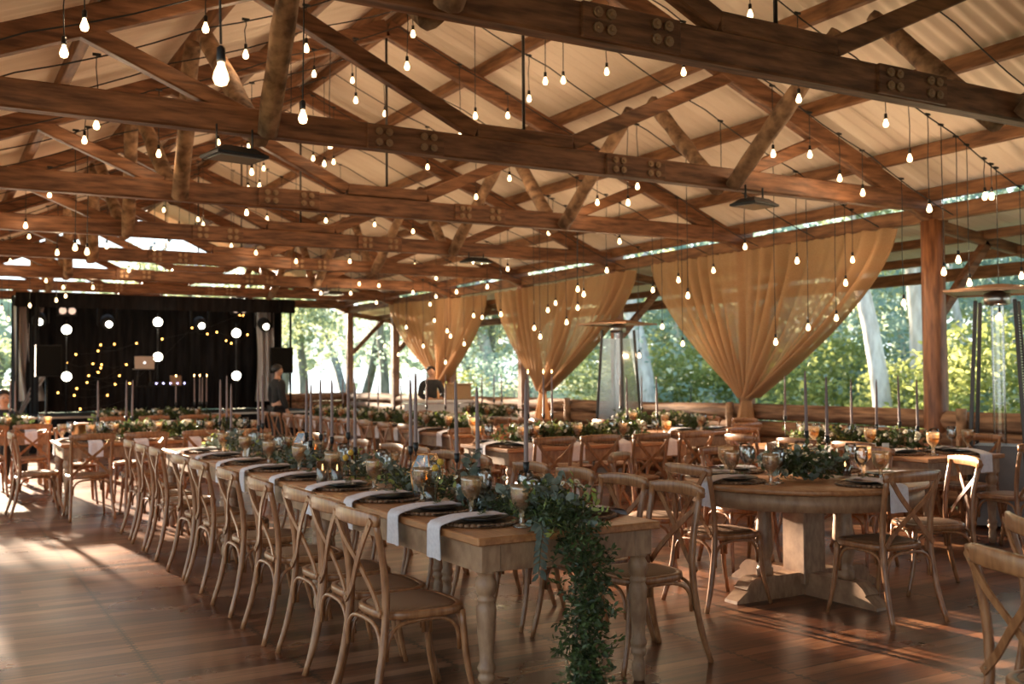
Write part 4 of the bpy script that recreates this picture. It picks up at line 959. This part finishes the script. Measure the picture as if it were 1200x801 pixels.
def satin(pxa, pxb, pya, pyb, label, flip):
    y = YB - .55; a, b = at_y(pxa, pya, y), at_y(pxb, pya, y); zb = at_y(pxa, pyb, y).z; w = b.x - a.x
    t = thing('satin_drape', label, 'drape', (a.x, y, zb)); hh = a.z - zb
    def fn(u, v):
        nar = 1 - .3 * math.sin(PI * v) * (1 if not flip else .6); x = w * (u * nar if not flip else 1 - (1 - u) * nar)
        return V((x + .12 * (1 - v) * (0 if flip else .5), .07 * math.sin(u * 16 + v * 2), hh * v))
    obj('panel', MB().grid(fn, 50, 20).mesh('satin_panel', M['satin']), t)
    if not flip:
        def sw(u, v):
            x = w * .1 + w * 1.05 * u; z = -.05 - .55 * (1 - u) ** 1.6 + .45 * v * (.35 + u * .6) + .5 * u
            return V((x, -.14 - .05 * math.sin(v * 15), z + .1))
        obj('swag', MB().grid(sw, 24, 20).mesh('satin_swag', M['satin']), t)
satin(16, 52, 358, 470, 'silver satin drape swagged on the aisle side of stage', False)
satin(299, 320, 360, 470, 'silver satin drape hanging on the log-wall side of stage', True)
def speaker(px0, px1, py0, py1, y, label, lab2, rz):
    a, b = at_y(px0, py0, y), at_y(px1, py1, y); w, h = b.x - a.x, a.z - b.z
    t = thing('loudspeaker', label, 'loudspeaker', ((a.x + b.x) / 2, y, b.z), rz)
    cb_ = obj('cabinet', MB().prism([(-w / 2, -.2), (w / 2, -.2), (w * .36, .2), (-w * .36, .2)], 0, h).mesh('speaker_cabinet', M['speaker']), t)
    obj('grille', MB().box((0, -.212, h / 2), (w * .9, .02, h * .92), ch=.006).mesh('speaker_grille', M['grille']), cb_)
    s = thing('speaker_stand', lab2, 'speaker stand', ((a.x + b.x) / 2, y, 0)); zt = b.z
    obj('pole', MB().tube([(0, 0, .3), (0, 0, zt)], .022, 8).mesh('stand_pole', M['black_metal']), s)
    for k in range(3):
        an = k * 2.094 + .4; obj('leg', MB().tube([(0, 0, .62), (.42 * math.cos(an), .42 * math.sin(an), .0)], .014, 6).mesh('stand_leg', M['black_metal']), s)
speaker(39, 70, 404, 441, 22.0, 'black loudspeaker on stand, aisle side of stage', 'black speaker stand, aisle side of stage', .12)
speaker(315, 341, 407, 437, 22.0, 'black loudspeaker with tan edge, log-wall side of stage', 'black speaker stand, log-wall side of stage', -.1)
bar_z = at_y(180, 352, YB - .7).z
lt = thing('lighting_bar', 'black lighting bar spanning the top of the stage', 'lighting bar', ((xl + xr) / 2, YB - .7, bar_z))
obj('tube', MB().tube([(-hw, 0, 0), (hw, 0, 0)], .025, 8).mesh('bar_tube', M['black_metal']), lt)
for s_ in (-1, 1): obj('upright', MB().tube([(s_ * (hw - .06), 0, 0), (s_ * (hw - .06), 0, -bar_z + SZ)], .03, 8).mesh('bar_upright', M['black_metal']), lt)
for k, (px, py, lx, ly) in enumerate(((45, 372, 47, 383), (126, 375, 127, 384), (234, 377, 235, 386), (309, 378, 308, 388))):
    y = YB - .7; p = at_y(px, py, y); t = thing('moving_head_light', 'black moving-head stage light, %s along the lighting bar from the aisle' % ORD[k + 1], 'stage light', tuple(p), 0, 'moving-head lights')
    obj('base', MB().box((0, 0, bar_z - p.z - .09), (.3, .2, .12), ch=.02).mesh('head_base', M['speaker']), t)
    obj('yoke', MB().bar((-.2, 0, bar_z - p.z - .12), (-.2, 0, -.12), .1, .04, ch=.01).bar((.2, 0, bar_z - p.z - .12), (.2, 0, -.12), .1, .04, ch=.01).bar((-.2, 0, bar_z - p.z - .14), (.2, 0, bar_z - p.z - .14), .1, .04, ch=.01).mesh('head_yoke', M['speaker']), t)
    hd_ = obj('head', MB().tube([(0, .16, .02), (0, .05, -.01), (0, -.14, -.08), (0, -.2, -.1)], [.1, .15, .15, .125], 14).mesh('head_can', M['speaker']), t)
    obj('lens', MB().tube([(0, -.195, -.1), (0, -.215, -.105)], .07, 16).mesh('head_lens', M['stage_lamp']), hd_)
for k, (px, py) in enumerate(((79, 359), (281, 358))):
    y = YB - .75; p = at_y(px, py, y); t = thing('blinder_light', ['four-lamp blinder on the lighting bar, aisle half', 'four-lamp blinder on the lighting bar, log-wall half'][k], 'stage light', tuple(p), 0, 'blinder lights')
    obj('frame', MB().box((0, .06, 0), (.42, .1, .42), ch=.02).mesh('blinder_frame', M['speaker']), t)
    for i in (-1, 1):
        for j in (-1, 1): obj('lamp', MB().tube([(i * .095, 0, j * .095), (i * .095, -.03, j * .095)], .075, 14).mesh('blinder_lamp', M['dim_lamp'] if j < 0 or k == 0 and i > 0 and False else M['stage_lamp'] if k else M['dim_lamp']), t)
for k, (px, py) in enumerate(((78, 386), (78, 441), (185, 377), (185, 418), (277, 390), (277, 440))):
    y = YB - 1.2; p = at_y(px, py, y)
    t = thing('globe_light', '%s white globe light on the %s slim stage pole' % (('upper', 'lower')[k % 2], ('aisle-side', 'central', 'log-wall-side')[k // 2]), 'globe light', tuple(p))
    obj('globe', MB().ball((0, 0, 0), .098, 0, 20, 12).mesh('light_globe', M['stage_lamp']), t)
    obj('collar', MB().lathe([(.03, -.16), (.05, -.12), (.05, -.105)], 10).mesh('globe_collar', M['black_metal']), t)
for k, px in enumerate((78, 185, 277)):
    p = at_y(px, 400, YB - 1.08); h = at_y(px, (380, 372, 384)[k], YB - 1.08).z
    s = thing('light_pole', 'slim black pole carrying two globe lights, %s from the aisle' % ORD[k + 1], 'pole', (p.x, YB - 1.06, SZ))
    obj('pole', MB().tube([(0, 0, 0), (0, 0, h - SZ + .1)], .015, 6).mesh('globe_pole', M['black_metal']), s); obj('base', MB().lathe([(.001, 0), (.2, 0), (.2, .015), (.03, .02)], 16).mesh('globe_pole_base', M['black_metal']), s)
LED = [(118,404),(134,403),(115,411),(160,402),(89,415),(78,425),(109,426),(118,431),(115,436),(119,427),(148,427),(102,448),(135,450),(90,455),(87,463),(68,460),(126,463),(94,479),(164,462),(171,460),(164,473),(174,468),(190,397),(281,369),(285,369),(265,399),(271,402),(290,392),(254,389),(243,391),(225,384),(152,449),(104,440),(140,440)]
fl = thing('fairy_lights', 'string of tiny amber lights scattered over the black backdrop', 'string lights', (0, 0, 0)); led_me = MB().ball((0, 0, 0), .019, 0, 10, 6).mesh('amber_led', M['led']); prev = None; mb = MB()
for px, py in LED:
    p = at_y(px, py, YB - .05); obj('light', led_me, fl, tuple(p))
    if prev: mb.tube([prev, (prev + p) / 2 + V((0, .03, -.08)), p], .003, 4)
    prev = p
obj('wire', mb.mesh('fairy_wire', M['cord']), fl)
# DJ booth
yb = 23.6; a, b = at_y(152, 452, yb), at_y(218, 452, yb); dz = a.z
t = thing('dj_table', 'black cloth-covered console table in the middle of the stage', 'table', ((a.x + b.x) / 2, yb, SZ))
w = (b.x - a.x)
obj('top', MB().box((0, 0, dz - SZ - .02), (w, .6, .04), ch=.004).mesh('dj_top', M['speaker']), t)
obj('cloth', MB().grid(lambda u, v: V((-w / 2 + w * u, -.31 + .012 * math.sin(u * 60), (dz - SZ - .03) * v)), 80, 2).grid(lambda u, v: V((-w / 2 - .01, -.31 + .6 * u, (dz - SZ - .03) * v)), 6, 2).grid(lambda u, v: V((w / 2 + .01, -.31 + .6 * u, (dz - SZ - .03) * v)), 6, 2).mesh('dj_cloth', M['black_cloth']), t)
p = at_y(197, 450, yb); t = thing('mixing_console', 'low console with blue lights on stage table', 'mixer', (p.x, yb - .05, dz))
obj('body', MB().box((0, 0, .035), (.8, .4, .07), ch=.01).mesh('mixer_body', M['speaker']), t)
for k in range(5): obj('light', MB().ball((-.3 + .15 * k, -.205, .05), .017, 0, 8, 5).mesh('mixer_led', M['blue_led']), t)
for k in (-1, 1): obj('jog_wheel', MB().lathe([(.001, .085), (.1, .085), (.105, .07)], 16, (k * .24, 0, 0)).mesh('jog_wheel', M['dark_steel']), t)
p = at_y(171, 432, yb); hl = at_y(171, 417, yb).z
t = thing('laptop', 'silver laptop open on a stand on the stage table', 'laptop', (p.x, yb + .12, p.z))
ld_ = obj('lid', MB().box((0, .05, (hl - p.z) / 2), (.42, .012, hl - p.z), Matrix.Rotation(-.15, 3, 'X'), ch=.004).mesh('laptop_lid', M['laptop']), t)
obj('base', MB().box((0, .2, .0), (.42, .28, .018), ch=.004).mesh('laptop_base', M['laptop']), t)
mb = MB(); c_ = V((.0, .036, (hl - p.z) * .48)); mb.ball(c_ + V((-.008, 0, 0)), .018, 0, 10, 6).ball(c_ + V((.008, 0, 0)), .018, 0, 10, 6).leaf(c_ + V((0, 0, .018)), V((.6, 0, 1)), V((0, -1, 0)), .02, .01)
obj('logo', mb.mesh('laptop_logo', plain('glowing lid mark', (.9, .9, .9), .4, emis=(1, 1, 1), es=1.2)), ld_)
s = thing('laptop_stand', 'black stand lifting the laptop above stage table', 'stand', (p.x, yb + .2, dz)); hh = p.z - dz
obj('frame', MB().bar((-.15, 0, 0), (-.12, 0, hh), .03, .03).bar((.15, 0, 0), (.12, 0, hh), .03, .03).box((0, 0, hh - .012), (.34, .26, .012)).mesh('stand_frame', M['black_metal']), s)
p = at_y(205, 449, yb - .2); solid('wooden_box', MB().box((0, 0, .11), (.22, .16, .22), ch=.01).mesh('wooden_box', M['table_body']), 'small wooden box on the stage table edge', 'box', (p.x + .02, yb - .18, dz))

# ---------------------------------------------------------------- bar
bx0, bx1 = at_y(478, 470, 17.9).x, at_y(548, 470, 17.9).x
t = thing('bar_counter', 'white painted bar counter in front of the barman', 'bar', ((bx0 + bx1) / 2, 17.9, 0)); w = bx1 - bx0
obj('top', MB().box((0, 0, .99), (w, .55, .05), ch=.006).mesh('bar_top', M['white_wood']), t); obj('front', MB().box((0, -.22, .48), (w - .06, .04, .94)).mesh('bar_front', M['white_wood']), t)
for s_ in (-1, 1): obj('end_panel', MB().box((s_ * (w / 2 - .05), .02, .48), (.04, .46, .94)).mesh('bar_end', M['white_wood']), t)
solid('wicker_crate', MB().box((0, 0, .15), (.42, .32, .3), ch=.02).box((0, 0, .305), (.46, .36, .03), ch=.01).mesh('wicker_crate', M['wicker']), 'tan wicker crate at the end of the bar', 'crate', (at_y(552, 465, 17.95).x - .28, 17.95, 1.016))

# ---------------------------------------------------------------- people
def person(label, loc, rz, shirt, hgt=1.7, seated=False, arms='down', white=False):
    t = thing('person', label, 'person', loc, rz); k = hgt / 1.7
    dz = -.42 if seated else 0.
    Vt = []; Ed = []; Rd = []
    def v(x, y, z, r, par=None):
        Vt.append((x * k, y * k, z * k)); Rd.append((r * k, (r if not isinstance(r, tuple) else r) * k)); i = len(Vt) - 1
        if par is not None: Ed.append((par, i))
        return i
    pel = v(0, 0, .95 + dz, .125); sp = v(0, .01, 1.12 + dz, .118, pel); chst = v(0, .0, 1.3 + dz, .125, sp); ub = v(0, -.005, 1.4 + dz, .085, chst); co_ = v(0, 0, 1.445 + dz, .06, ub); nk = v(0, .005, 1.485 + dz, .05, co_)
    hd = v(0, .02, 1.55 + dz, .068, nk); hm = v(0, .02, 1.615 + dz, .083, hd); ht = v(0, .01, 1.675 + dz, .055, hm); v(0, .115, 1.585 + dz, .014, hm)
    v(.088, .01, 1.59 + dz, .014, hm); v(-.088, .01, 1.59 + dz, .014, hm)
    hands = []
    for s in (-1, 1):
        sh = v(s * .17, 0, 1.385 + dz, .058, ub)
        if arms == 'down': el = v(s * .225, -.02, 1.12 + dz, .043, sh); wr = v(s * .22, .08, .89 + dz, .029, el); dd = V((0, .18, -.98))
        else: el = v(s * .25, .05, 1.13 + dz, .043, sh); wr = v(s * .13, .27, 1.06 + dz, .029, el); dd = V((-s * .5, .85, -.1))
        pw = V(Vt[wr]) / k; pm = pw + dd * .08; pi = v(*pm, .026, wr); hands.append(wr)
        sd = V((0, 1, 0)) if arms == 'down' else V((s, .4, 0)).normalized(); pn = dd.cross(sd).normalized()
        for f, (o, L) in enumerate(((-.03, .062), (-.01, .075), (.01, .08), (.03, .07))):
            a = pm + sd * o + dd * .02; b = a + dd * L * .55; c = b + (dd * .8 - pn * .5 * s).normalized() * L * .5
            i1 = v(*a, .0095, pi); i2 = v(*b, .0085, i1); v(*c, .0075, i2)
        a = pw + dd * .03 + sd * .035; i1 = v(*a, .011, pi); v(*(a + (dd + sd * .7).normalized() * .05), .0085, i1)
    for s in (-1, 1):
        hp = v(s * .095, 0, .88 + dz, .098, pel)
        if seated: kn = v(s * .12, .42, .5, .065, hp); an = v(s * .12, .40, .09, .042, kn)
        else: kn = v(s * .105, .02, .5, .065, hp); an = v(s * .11, -.02, .09, .042, kn)
        v(s * .12, Vt[an][1] / k + .15, .035, .035, an)
    def skin(name, mat, sel=None, grow=0):
        idx = list(range(len(Vt))) if sel is None else sel; mp = {a: b for b, a in enumerate(idx)}
        me = bpy.data.meshes.new(name); me.from_pydata([Vt[i] for i in idx], [(mp[a], mp[b]) for a, b in Ed if a in mp and b in mp], []); me.materials.append(mat)
        o = obj(name, me, t); m = o.modifiers.new('skin', 'SKIN'); m.use_smooth_shade = True
        for j, i in enumerate(idx):
            r = Rd[i]; d = me.skin_vertices[0].data[j]; d.radius = (r[0] + grow, r[1] * (.78 if i in (pel, sp, chst) else 1) + grow)
        me.skin_vertices[0].data[0].use_root = True
        s = o.modifiers.new('sub', 'SUBSURF'); s.levels = s.render_levels = 2
        return o
    skin('body', M['skin'])
    arms_i = [i for i in range(len(Vt)) if i in (pel, sp, chst, ub, co_)]
    up = arms_i[:]
    for a, b in Ed:
        if a == ub and b != co_: up.append(b); e = [q for p_, q in Ed if p_ == b][0]; up.append(e); up += [q for p_, q in Ed if p_ == e]
    skin('shirt', M[shirt], up, .026)
    lg = [pel]
    for a, b in Ed:
        if a == pel and b != sp: lg.append(b); e = [q for p_, q in Ed if p_ == b][0]; lg.append(e); lg += [q for p_, q in Ed if p_ == e]
    skin('trousers', M['black_shirt'], lg, .013)
    mb = MB(); hc = V((0, .0, 1.635 + dz)) * k
    mb.grid(lambda u, w: hc + V((.094 * math.sin(w * (1.72 - .68 * math.sin(2 * PI * u))) * math.cos(2 * PI * u), -.006 + .108 * math.sin(w * (1.72 - .68 * math.sin(2 * PI * u))) * math.sin(2 * PI * u), .092 * math.cos(w * (1.72 - .68 * math.sin(2 * PI * u))))) * k, 24, 10)
    obj('hair', mb.mesh('hair', M['hair']), t)
    ey = MB()
    for s in (-1, 1): ey.ball(V((s * .032, .095, 1.605 + dz)) * k, .009 * k, 0, 8, 5)
    ey.bar(V((-.025, .094, 1.545 + dz)) * k, V((.025, .094, 1.545 + dz)) * k, .008, .006)
    obj('eyes_and_mouth', ey.mesh('face_marks', M['hair']), t)
    if white: obj('shirt_front', MB().box(V((0, .118, 1.28 + dz)) * k, (.07, .02, .22), ch=.006).mesh('shirt_front', M['white_shirt']), t)
    return t
p = at_y(325, 470, 18.6); person('standing person in black, turned towards the log wall, beside the stage', (p.x, 18.6, 0), math.radians(-80), 'black_shirt', 1.7)
p = at_y(505, 460, 18.55); person('person in black standing behind the white bar, looking down', (p.x, 18.55, 0), PI - .1, 'black_shirt', 1.66, arms='fwd')
p = at_y(4, 460, 16.45); person('seated person in dark suit at the stage-corner table', (p.x, 16.45, 0), PI + .3, 'suit', 1.74, seated=True, white=True); chair(p.x, 16.47, -90 + 17, 'cross-back chair under the seated person in suit', 'cross-back chairs')

# ---------------------------------------------------------------- outside
def terrain(u, v):
    x = XW + .3 + u * 75; y = -25 + v * 110; h = -.35 + max(0, x - 22) * .045 + .4 * math.sin(x * .2) * math.sin(y * .13)
    return V((x, y, h))
tag(obj('ground', MB().grid(terrain, 40, 50).mesh('meadow', M['grass'])), 'sunlit grass slope beyond the log wall', 'grass', None, 'structure')
tag(obj('ground', MB().grid(lambda u, v: V((XL - 30 + u * (XW + .3 - XL + 30), YE + .05 + v * 60, -.4 + v * 2.0)), 10, 20).grid(lambda u, v: V((XL - 30 + u * 28.3, -30 + v * (30 + YE + .05), -.4)), 6, 12).mesh('meadow_end', M['grass'])), 'grass beyond the stage end', 'grass', None, 'structure')
def crown(n, rad, sq, leafL, mat, clumps):
    mb = MB(); cs = []
    for _ in range(clumps):
        d = rdir(0); cs.append((V((d.x * rad, d.y * rad, d.z * rad * sq)) * R.uniform(.35, 1), R.uniform(.3, .55) * rad))
    for k in range(n):
        c, r = cs[k % clumps]; q = c + rdir(-.3) * r * R.random() ** .45
        mb.leaf(q, rdir(-.5), rdir(.3), leafL * R.uniform(.7, 1.3), leafL * .55)
    return mb.mesh('tree_crown', mat)
CR = [crown(1500, 2.8, 1.25, .22, M['tree_a'], 19), crown(1350, 3.0, 1.4, .24, M['tree_b'], 19), crown(2800, 2.3, .9, .2, M['tree_c'], 14)]
def tree(base, top, r, crown_i, cs, label, group, mat='trunk', cz=1.0, crowns=1):
    t = thing('gum_tree', label, 'tree', tuple(base)); d = V(top) - V(base)
    pts = [d * (k / 8) + V((.12 * math.sin(k * 1.1), .1 * math.cos(k * 1.4), 0)) * (k / 8) for k in range(9)]
    mb = MB(); mb.tube(pts, [r * (1 - .55 * k / 8) for k in range(9)], 9)
    for k in range(3): q = pts[5 + k]; e = q + V((R.uniform(-1.5, 1.5), R.uniform(-1.5, 1.5), R.uniform(1, 2))); mb.tube([q, e], [r * .35, r * .12], 6)
    obj('trunk', mb.mesh('tree_trunk', M[mat]), t)
    for k in range(crowns): obj('foliage', CR[crown_i], t, tuple(d * cz + V((R.uniform(-1, 1) * k * 1.6, R.uniform(-1, 1) * k * 1.6, -k * 1.5))), R.uniform(0, 6), scale=cs * R.uniform(.85, 1.1))
def gz(x): return -.35 + max(0, x - 22) * .045
def trunk_at(p0, p1, x, up, r, ci, cs, label, mat='trunk'):
    a, b = at_x(*p0, x), at_x(*p1, x); d = (b - a).normalized(); base = a + d * ((gz(x) - .3 - a.z) / d.z); top = base + d * (up / d.z)
    tree(base, top, r, ci, cs, label, None, mat, 1.0, 2)
trunk_at((1033, 470), (1012, 329), 19, 8.5, .24, 1, 1.1, 'pale gum trunk leaning beside the widest curtain')
trunk_at((1076, 470), (1073, 320), 21, 9, .24, 0, 1.1, 'pale straight gum trunk just behind the thick round post')
trunk_at((757, 460), (740, 352), 20, 8.5, .34, 1, 1.1, 'thick pale gum trunk leaning beside the far tripod heater')
trunk_at((577, 462), (565, 385), 22, 9, .36, 1, 1.2, 'pale gum trunk between middle and last curtains')
trunk_at((430, 455), (447, 385), 20, 8.5, .26, 0, 1.1, 'grey trunk leaning between the stage-end post and last curtain', 'trunk_dark')
trunk_at((400, 450), (374, 352), 24, 9, .30, 0, 1.1, 'dark trunk leaning beside the stage backdrop', 'trunk_dark')
trunk_at((548, 460), (545, 380), 24, 9, .4, 1, 1.1, 'brownish trunk glimpsed beside the last curtain', 'trunk_dark')
T = random.Random(5)
for k in range(20):
    y = -2 + k * 3.0 + T.uniform(-1, 1); x = T.uniform(25, 44) ; b = V((x, y, gz(x) - .3)); h = T.uniform(5.5, 9)
    tree(b, b + V((T.uniform(-.8, .8), T.uniform(-.8, .8), h)), .2, k % 2, T.uniform(1.0, 1.5), ['olive tree in the belt beyond the log wall', 'blue-green gum in the belt beyond the log wall'][k % 2], 'trees beyond the log wall', 'trunk', .85, 2)
    tg = C.objects[-1]
for o in C.objects:
    if o.get('label', '').startswith('olive tree in the belt') or o.get('label', '').startswith('blue-green gum in the belt'): o['group'] = o['label'].split(' in ')[0] + 's beyond the log wall'
def bush(x, y, s, ci, label, group=None):
    t = thing('bush', label, 'bush', (x, y, gz(x)), 0, group); obj('foliage', CR[ci], t, (0, 0, .7 * s), T.uniform(0, 6), scale=(s * .5, s * .5, s * .42))
    obj('stem', MB().tube([(0, 0, -.3), (.05, .02, .4 * s), (.1, 0, .9 * s)], [.05, .04, .02], 6).mesh('bush_stem', M['trunk_dark']), t)
mb = MB(); T2 = random.Random(9)
for k in range(130):
    a = T2.uniform(-4, 100); rr = T2.uniform(62, 74); cx0 = rr * math.cos(math.radians(a)); cy0 = rr * math.sin(math.radians(a)) + 8; hh = T2.uniform(3.5, 8.5); rw = T2.uniform(2.2, 4.2)
    for j in range(46):
        d = rdir(0); q = V((cx0 + d.x * rw, cy0 + d.y * rw, 1.0 + hh * .5 + d.z * hh * .55)); mb.leaf(q, rdir(-.3), rdir(.3), T2.uniform(.9, 1.7), T2.uniform(.6, 1.0))
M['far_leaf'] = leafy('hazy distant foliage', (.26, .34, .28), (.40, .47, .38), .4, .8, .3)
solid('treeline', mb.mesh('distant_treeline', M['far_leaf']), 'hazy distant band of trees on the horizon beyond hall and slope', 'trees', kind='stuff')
for k in range(24):
    y = 2 + k * 1.5 + T.uniform(-.5, .5); x = T.uniform(16, 24)
    bush(x, y, T.uniform(1.0, 2.0), (2, 0, 2, 1)[k % 4], ['yellow-green bush on the slope beyond the log wall', 'olive bush on the slope beyond the log wall', 'yellow-green bush on the slope beyond the log wall', 'blue-green bush on the slope beyond the log wall'][k % 4], ['yellow bushes', 'olive bushes', 'yellow bushes', 'blue bushes'][k % 4])
for k in range(12):
    x = 3.0 + k * 1.9 + T.uniform(-.6, .6); y = T.uniform(36, 46); b = V((x, y, -.1)); h = T.uniform(5.4, 6.8) if x > 5.2 else T.uniform(2.6, 3.6)
    tree(b, b + V((T.uniform(-.5, .5), 0, h)), .22, k % 2, T.uniform(.55, .8), ['olive tree standing beyond the stage end', 'blue-green gum standing beyond the stage end'][k % 2], None, 'trunk_dark', .8, 2)
    for o in list(C.objects)[-4:]:
        if o.get('label', '').endswith('beyond the stage end'): o['group'] = o['label']

for k, (x, y, h) in enumerate(((-6.5, 22.5, 4.0), (-14, 26, 6.5))):  # out-of-view trees added to shade the near floor on the aisle side
    b = V((x, y, -.4)); tree(b, b + V((0, 0, h)), .22, k % 2, 1.2, 'unseen gum tree added for shade on the open aisle side, %s from the garland end' % ORD[k + 1], None, 'trunk', .8, 2)

# ---------------------------------------------------------------- light
SKY = 1.85
w = bpy.data.worlds.new('World'); SC.world = w; w.use_nodes = True; nt = w.node_tree
tc = nt.nodes.new('ShaderNodeTexCoord'); sp = nt.nodes.new('ShaderNodeSeparateXYZ'); nt.links.new(tc.outputs['Generated'], sp.inputs[0])
cr = nt.nodes.new('ShaderNodeValToRGB'); e = cr.color_ramp.elements; e[0].position = 0; e[0].color = (.80, .88, .88, 1); e[1].position = .75; e[1].color = (.24, .42, .66, 1); k = e.new(.22); k.color = (.62, .80, .88, 1)
nt.links.new(sp.outputs[2], cr.inputs[0]); bg = nt.nodes['Background']; nt.links.new(cr.outputs[0], bg.inputs[0]); bg.inputs['Strength'].default_value = SKY
sun = bpy.data.lights.new('sun', 'SUN'); sun.energy = 40.0; sun.angle = math.radians(1.2); sun.color = (1, .80, .58)
so = bpy.data.objects.new('sun', sun); C.objects.link(so)
dv = V((.10, -1, -math.tan(math.radians(10.8)))); so.rotation_euler = dv.to_track_quat('-Z', 'Y').to_euler(); so.location = (0, 40, 12)

# ---------------------------------------------------------------- camera
cam = bpy.data.cameras.new('camera'); co = bpy.data.objects.new('camera', cam); C.objects.link(co); SC.camera = co
cam.sensor_width = 36; cam.lens = 36 * F / 1200; cam.clip_start = .05; cam.clip_end = 400
co.matrix_world = Matrix(((RT.x, UP.x, -FW.x, EYE.x), (RT.y, UP.y, -FW.y, EYE.y), (RT.z, UP.z, -FW.z, EYE.z), (0, 0, 0, 1)))
cam.dof.use_dof = True; cam.dof.focus_distance = 5.1; cam.dof.aperture_fstop = 2.8
SC.view_settings.view_transform = 'Standard'; SC.view_settings.look = 'None'; SC.view_settings.exposure = .78; SC.view_settings.gamma = 1; SC.view_settings.use_curve_mapping = False
SC.cycles.use_denoising = True
SC.cycles.max_bounces = 8; SC.cycles.transparent_max_bounces = 24; SC.cycles.diffuse_bounces = 4; SC.cycles.glossy_bounces = 3; SC.cycles.caustics_reflective = False; SC.cycles.caustics_refractive = False; SC.cycles.sample_clamp_indirect = 2
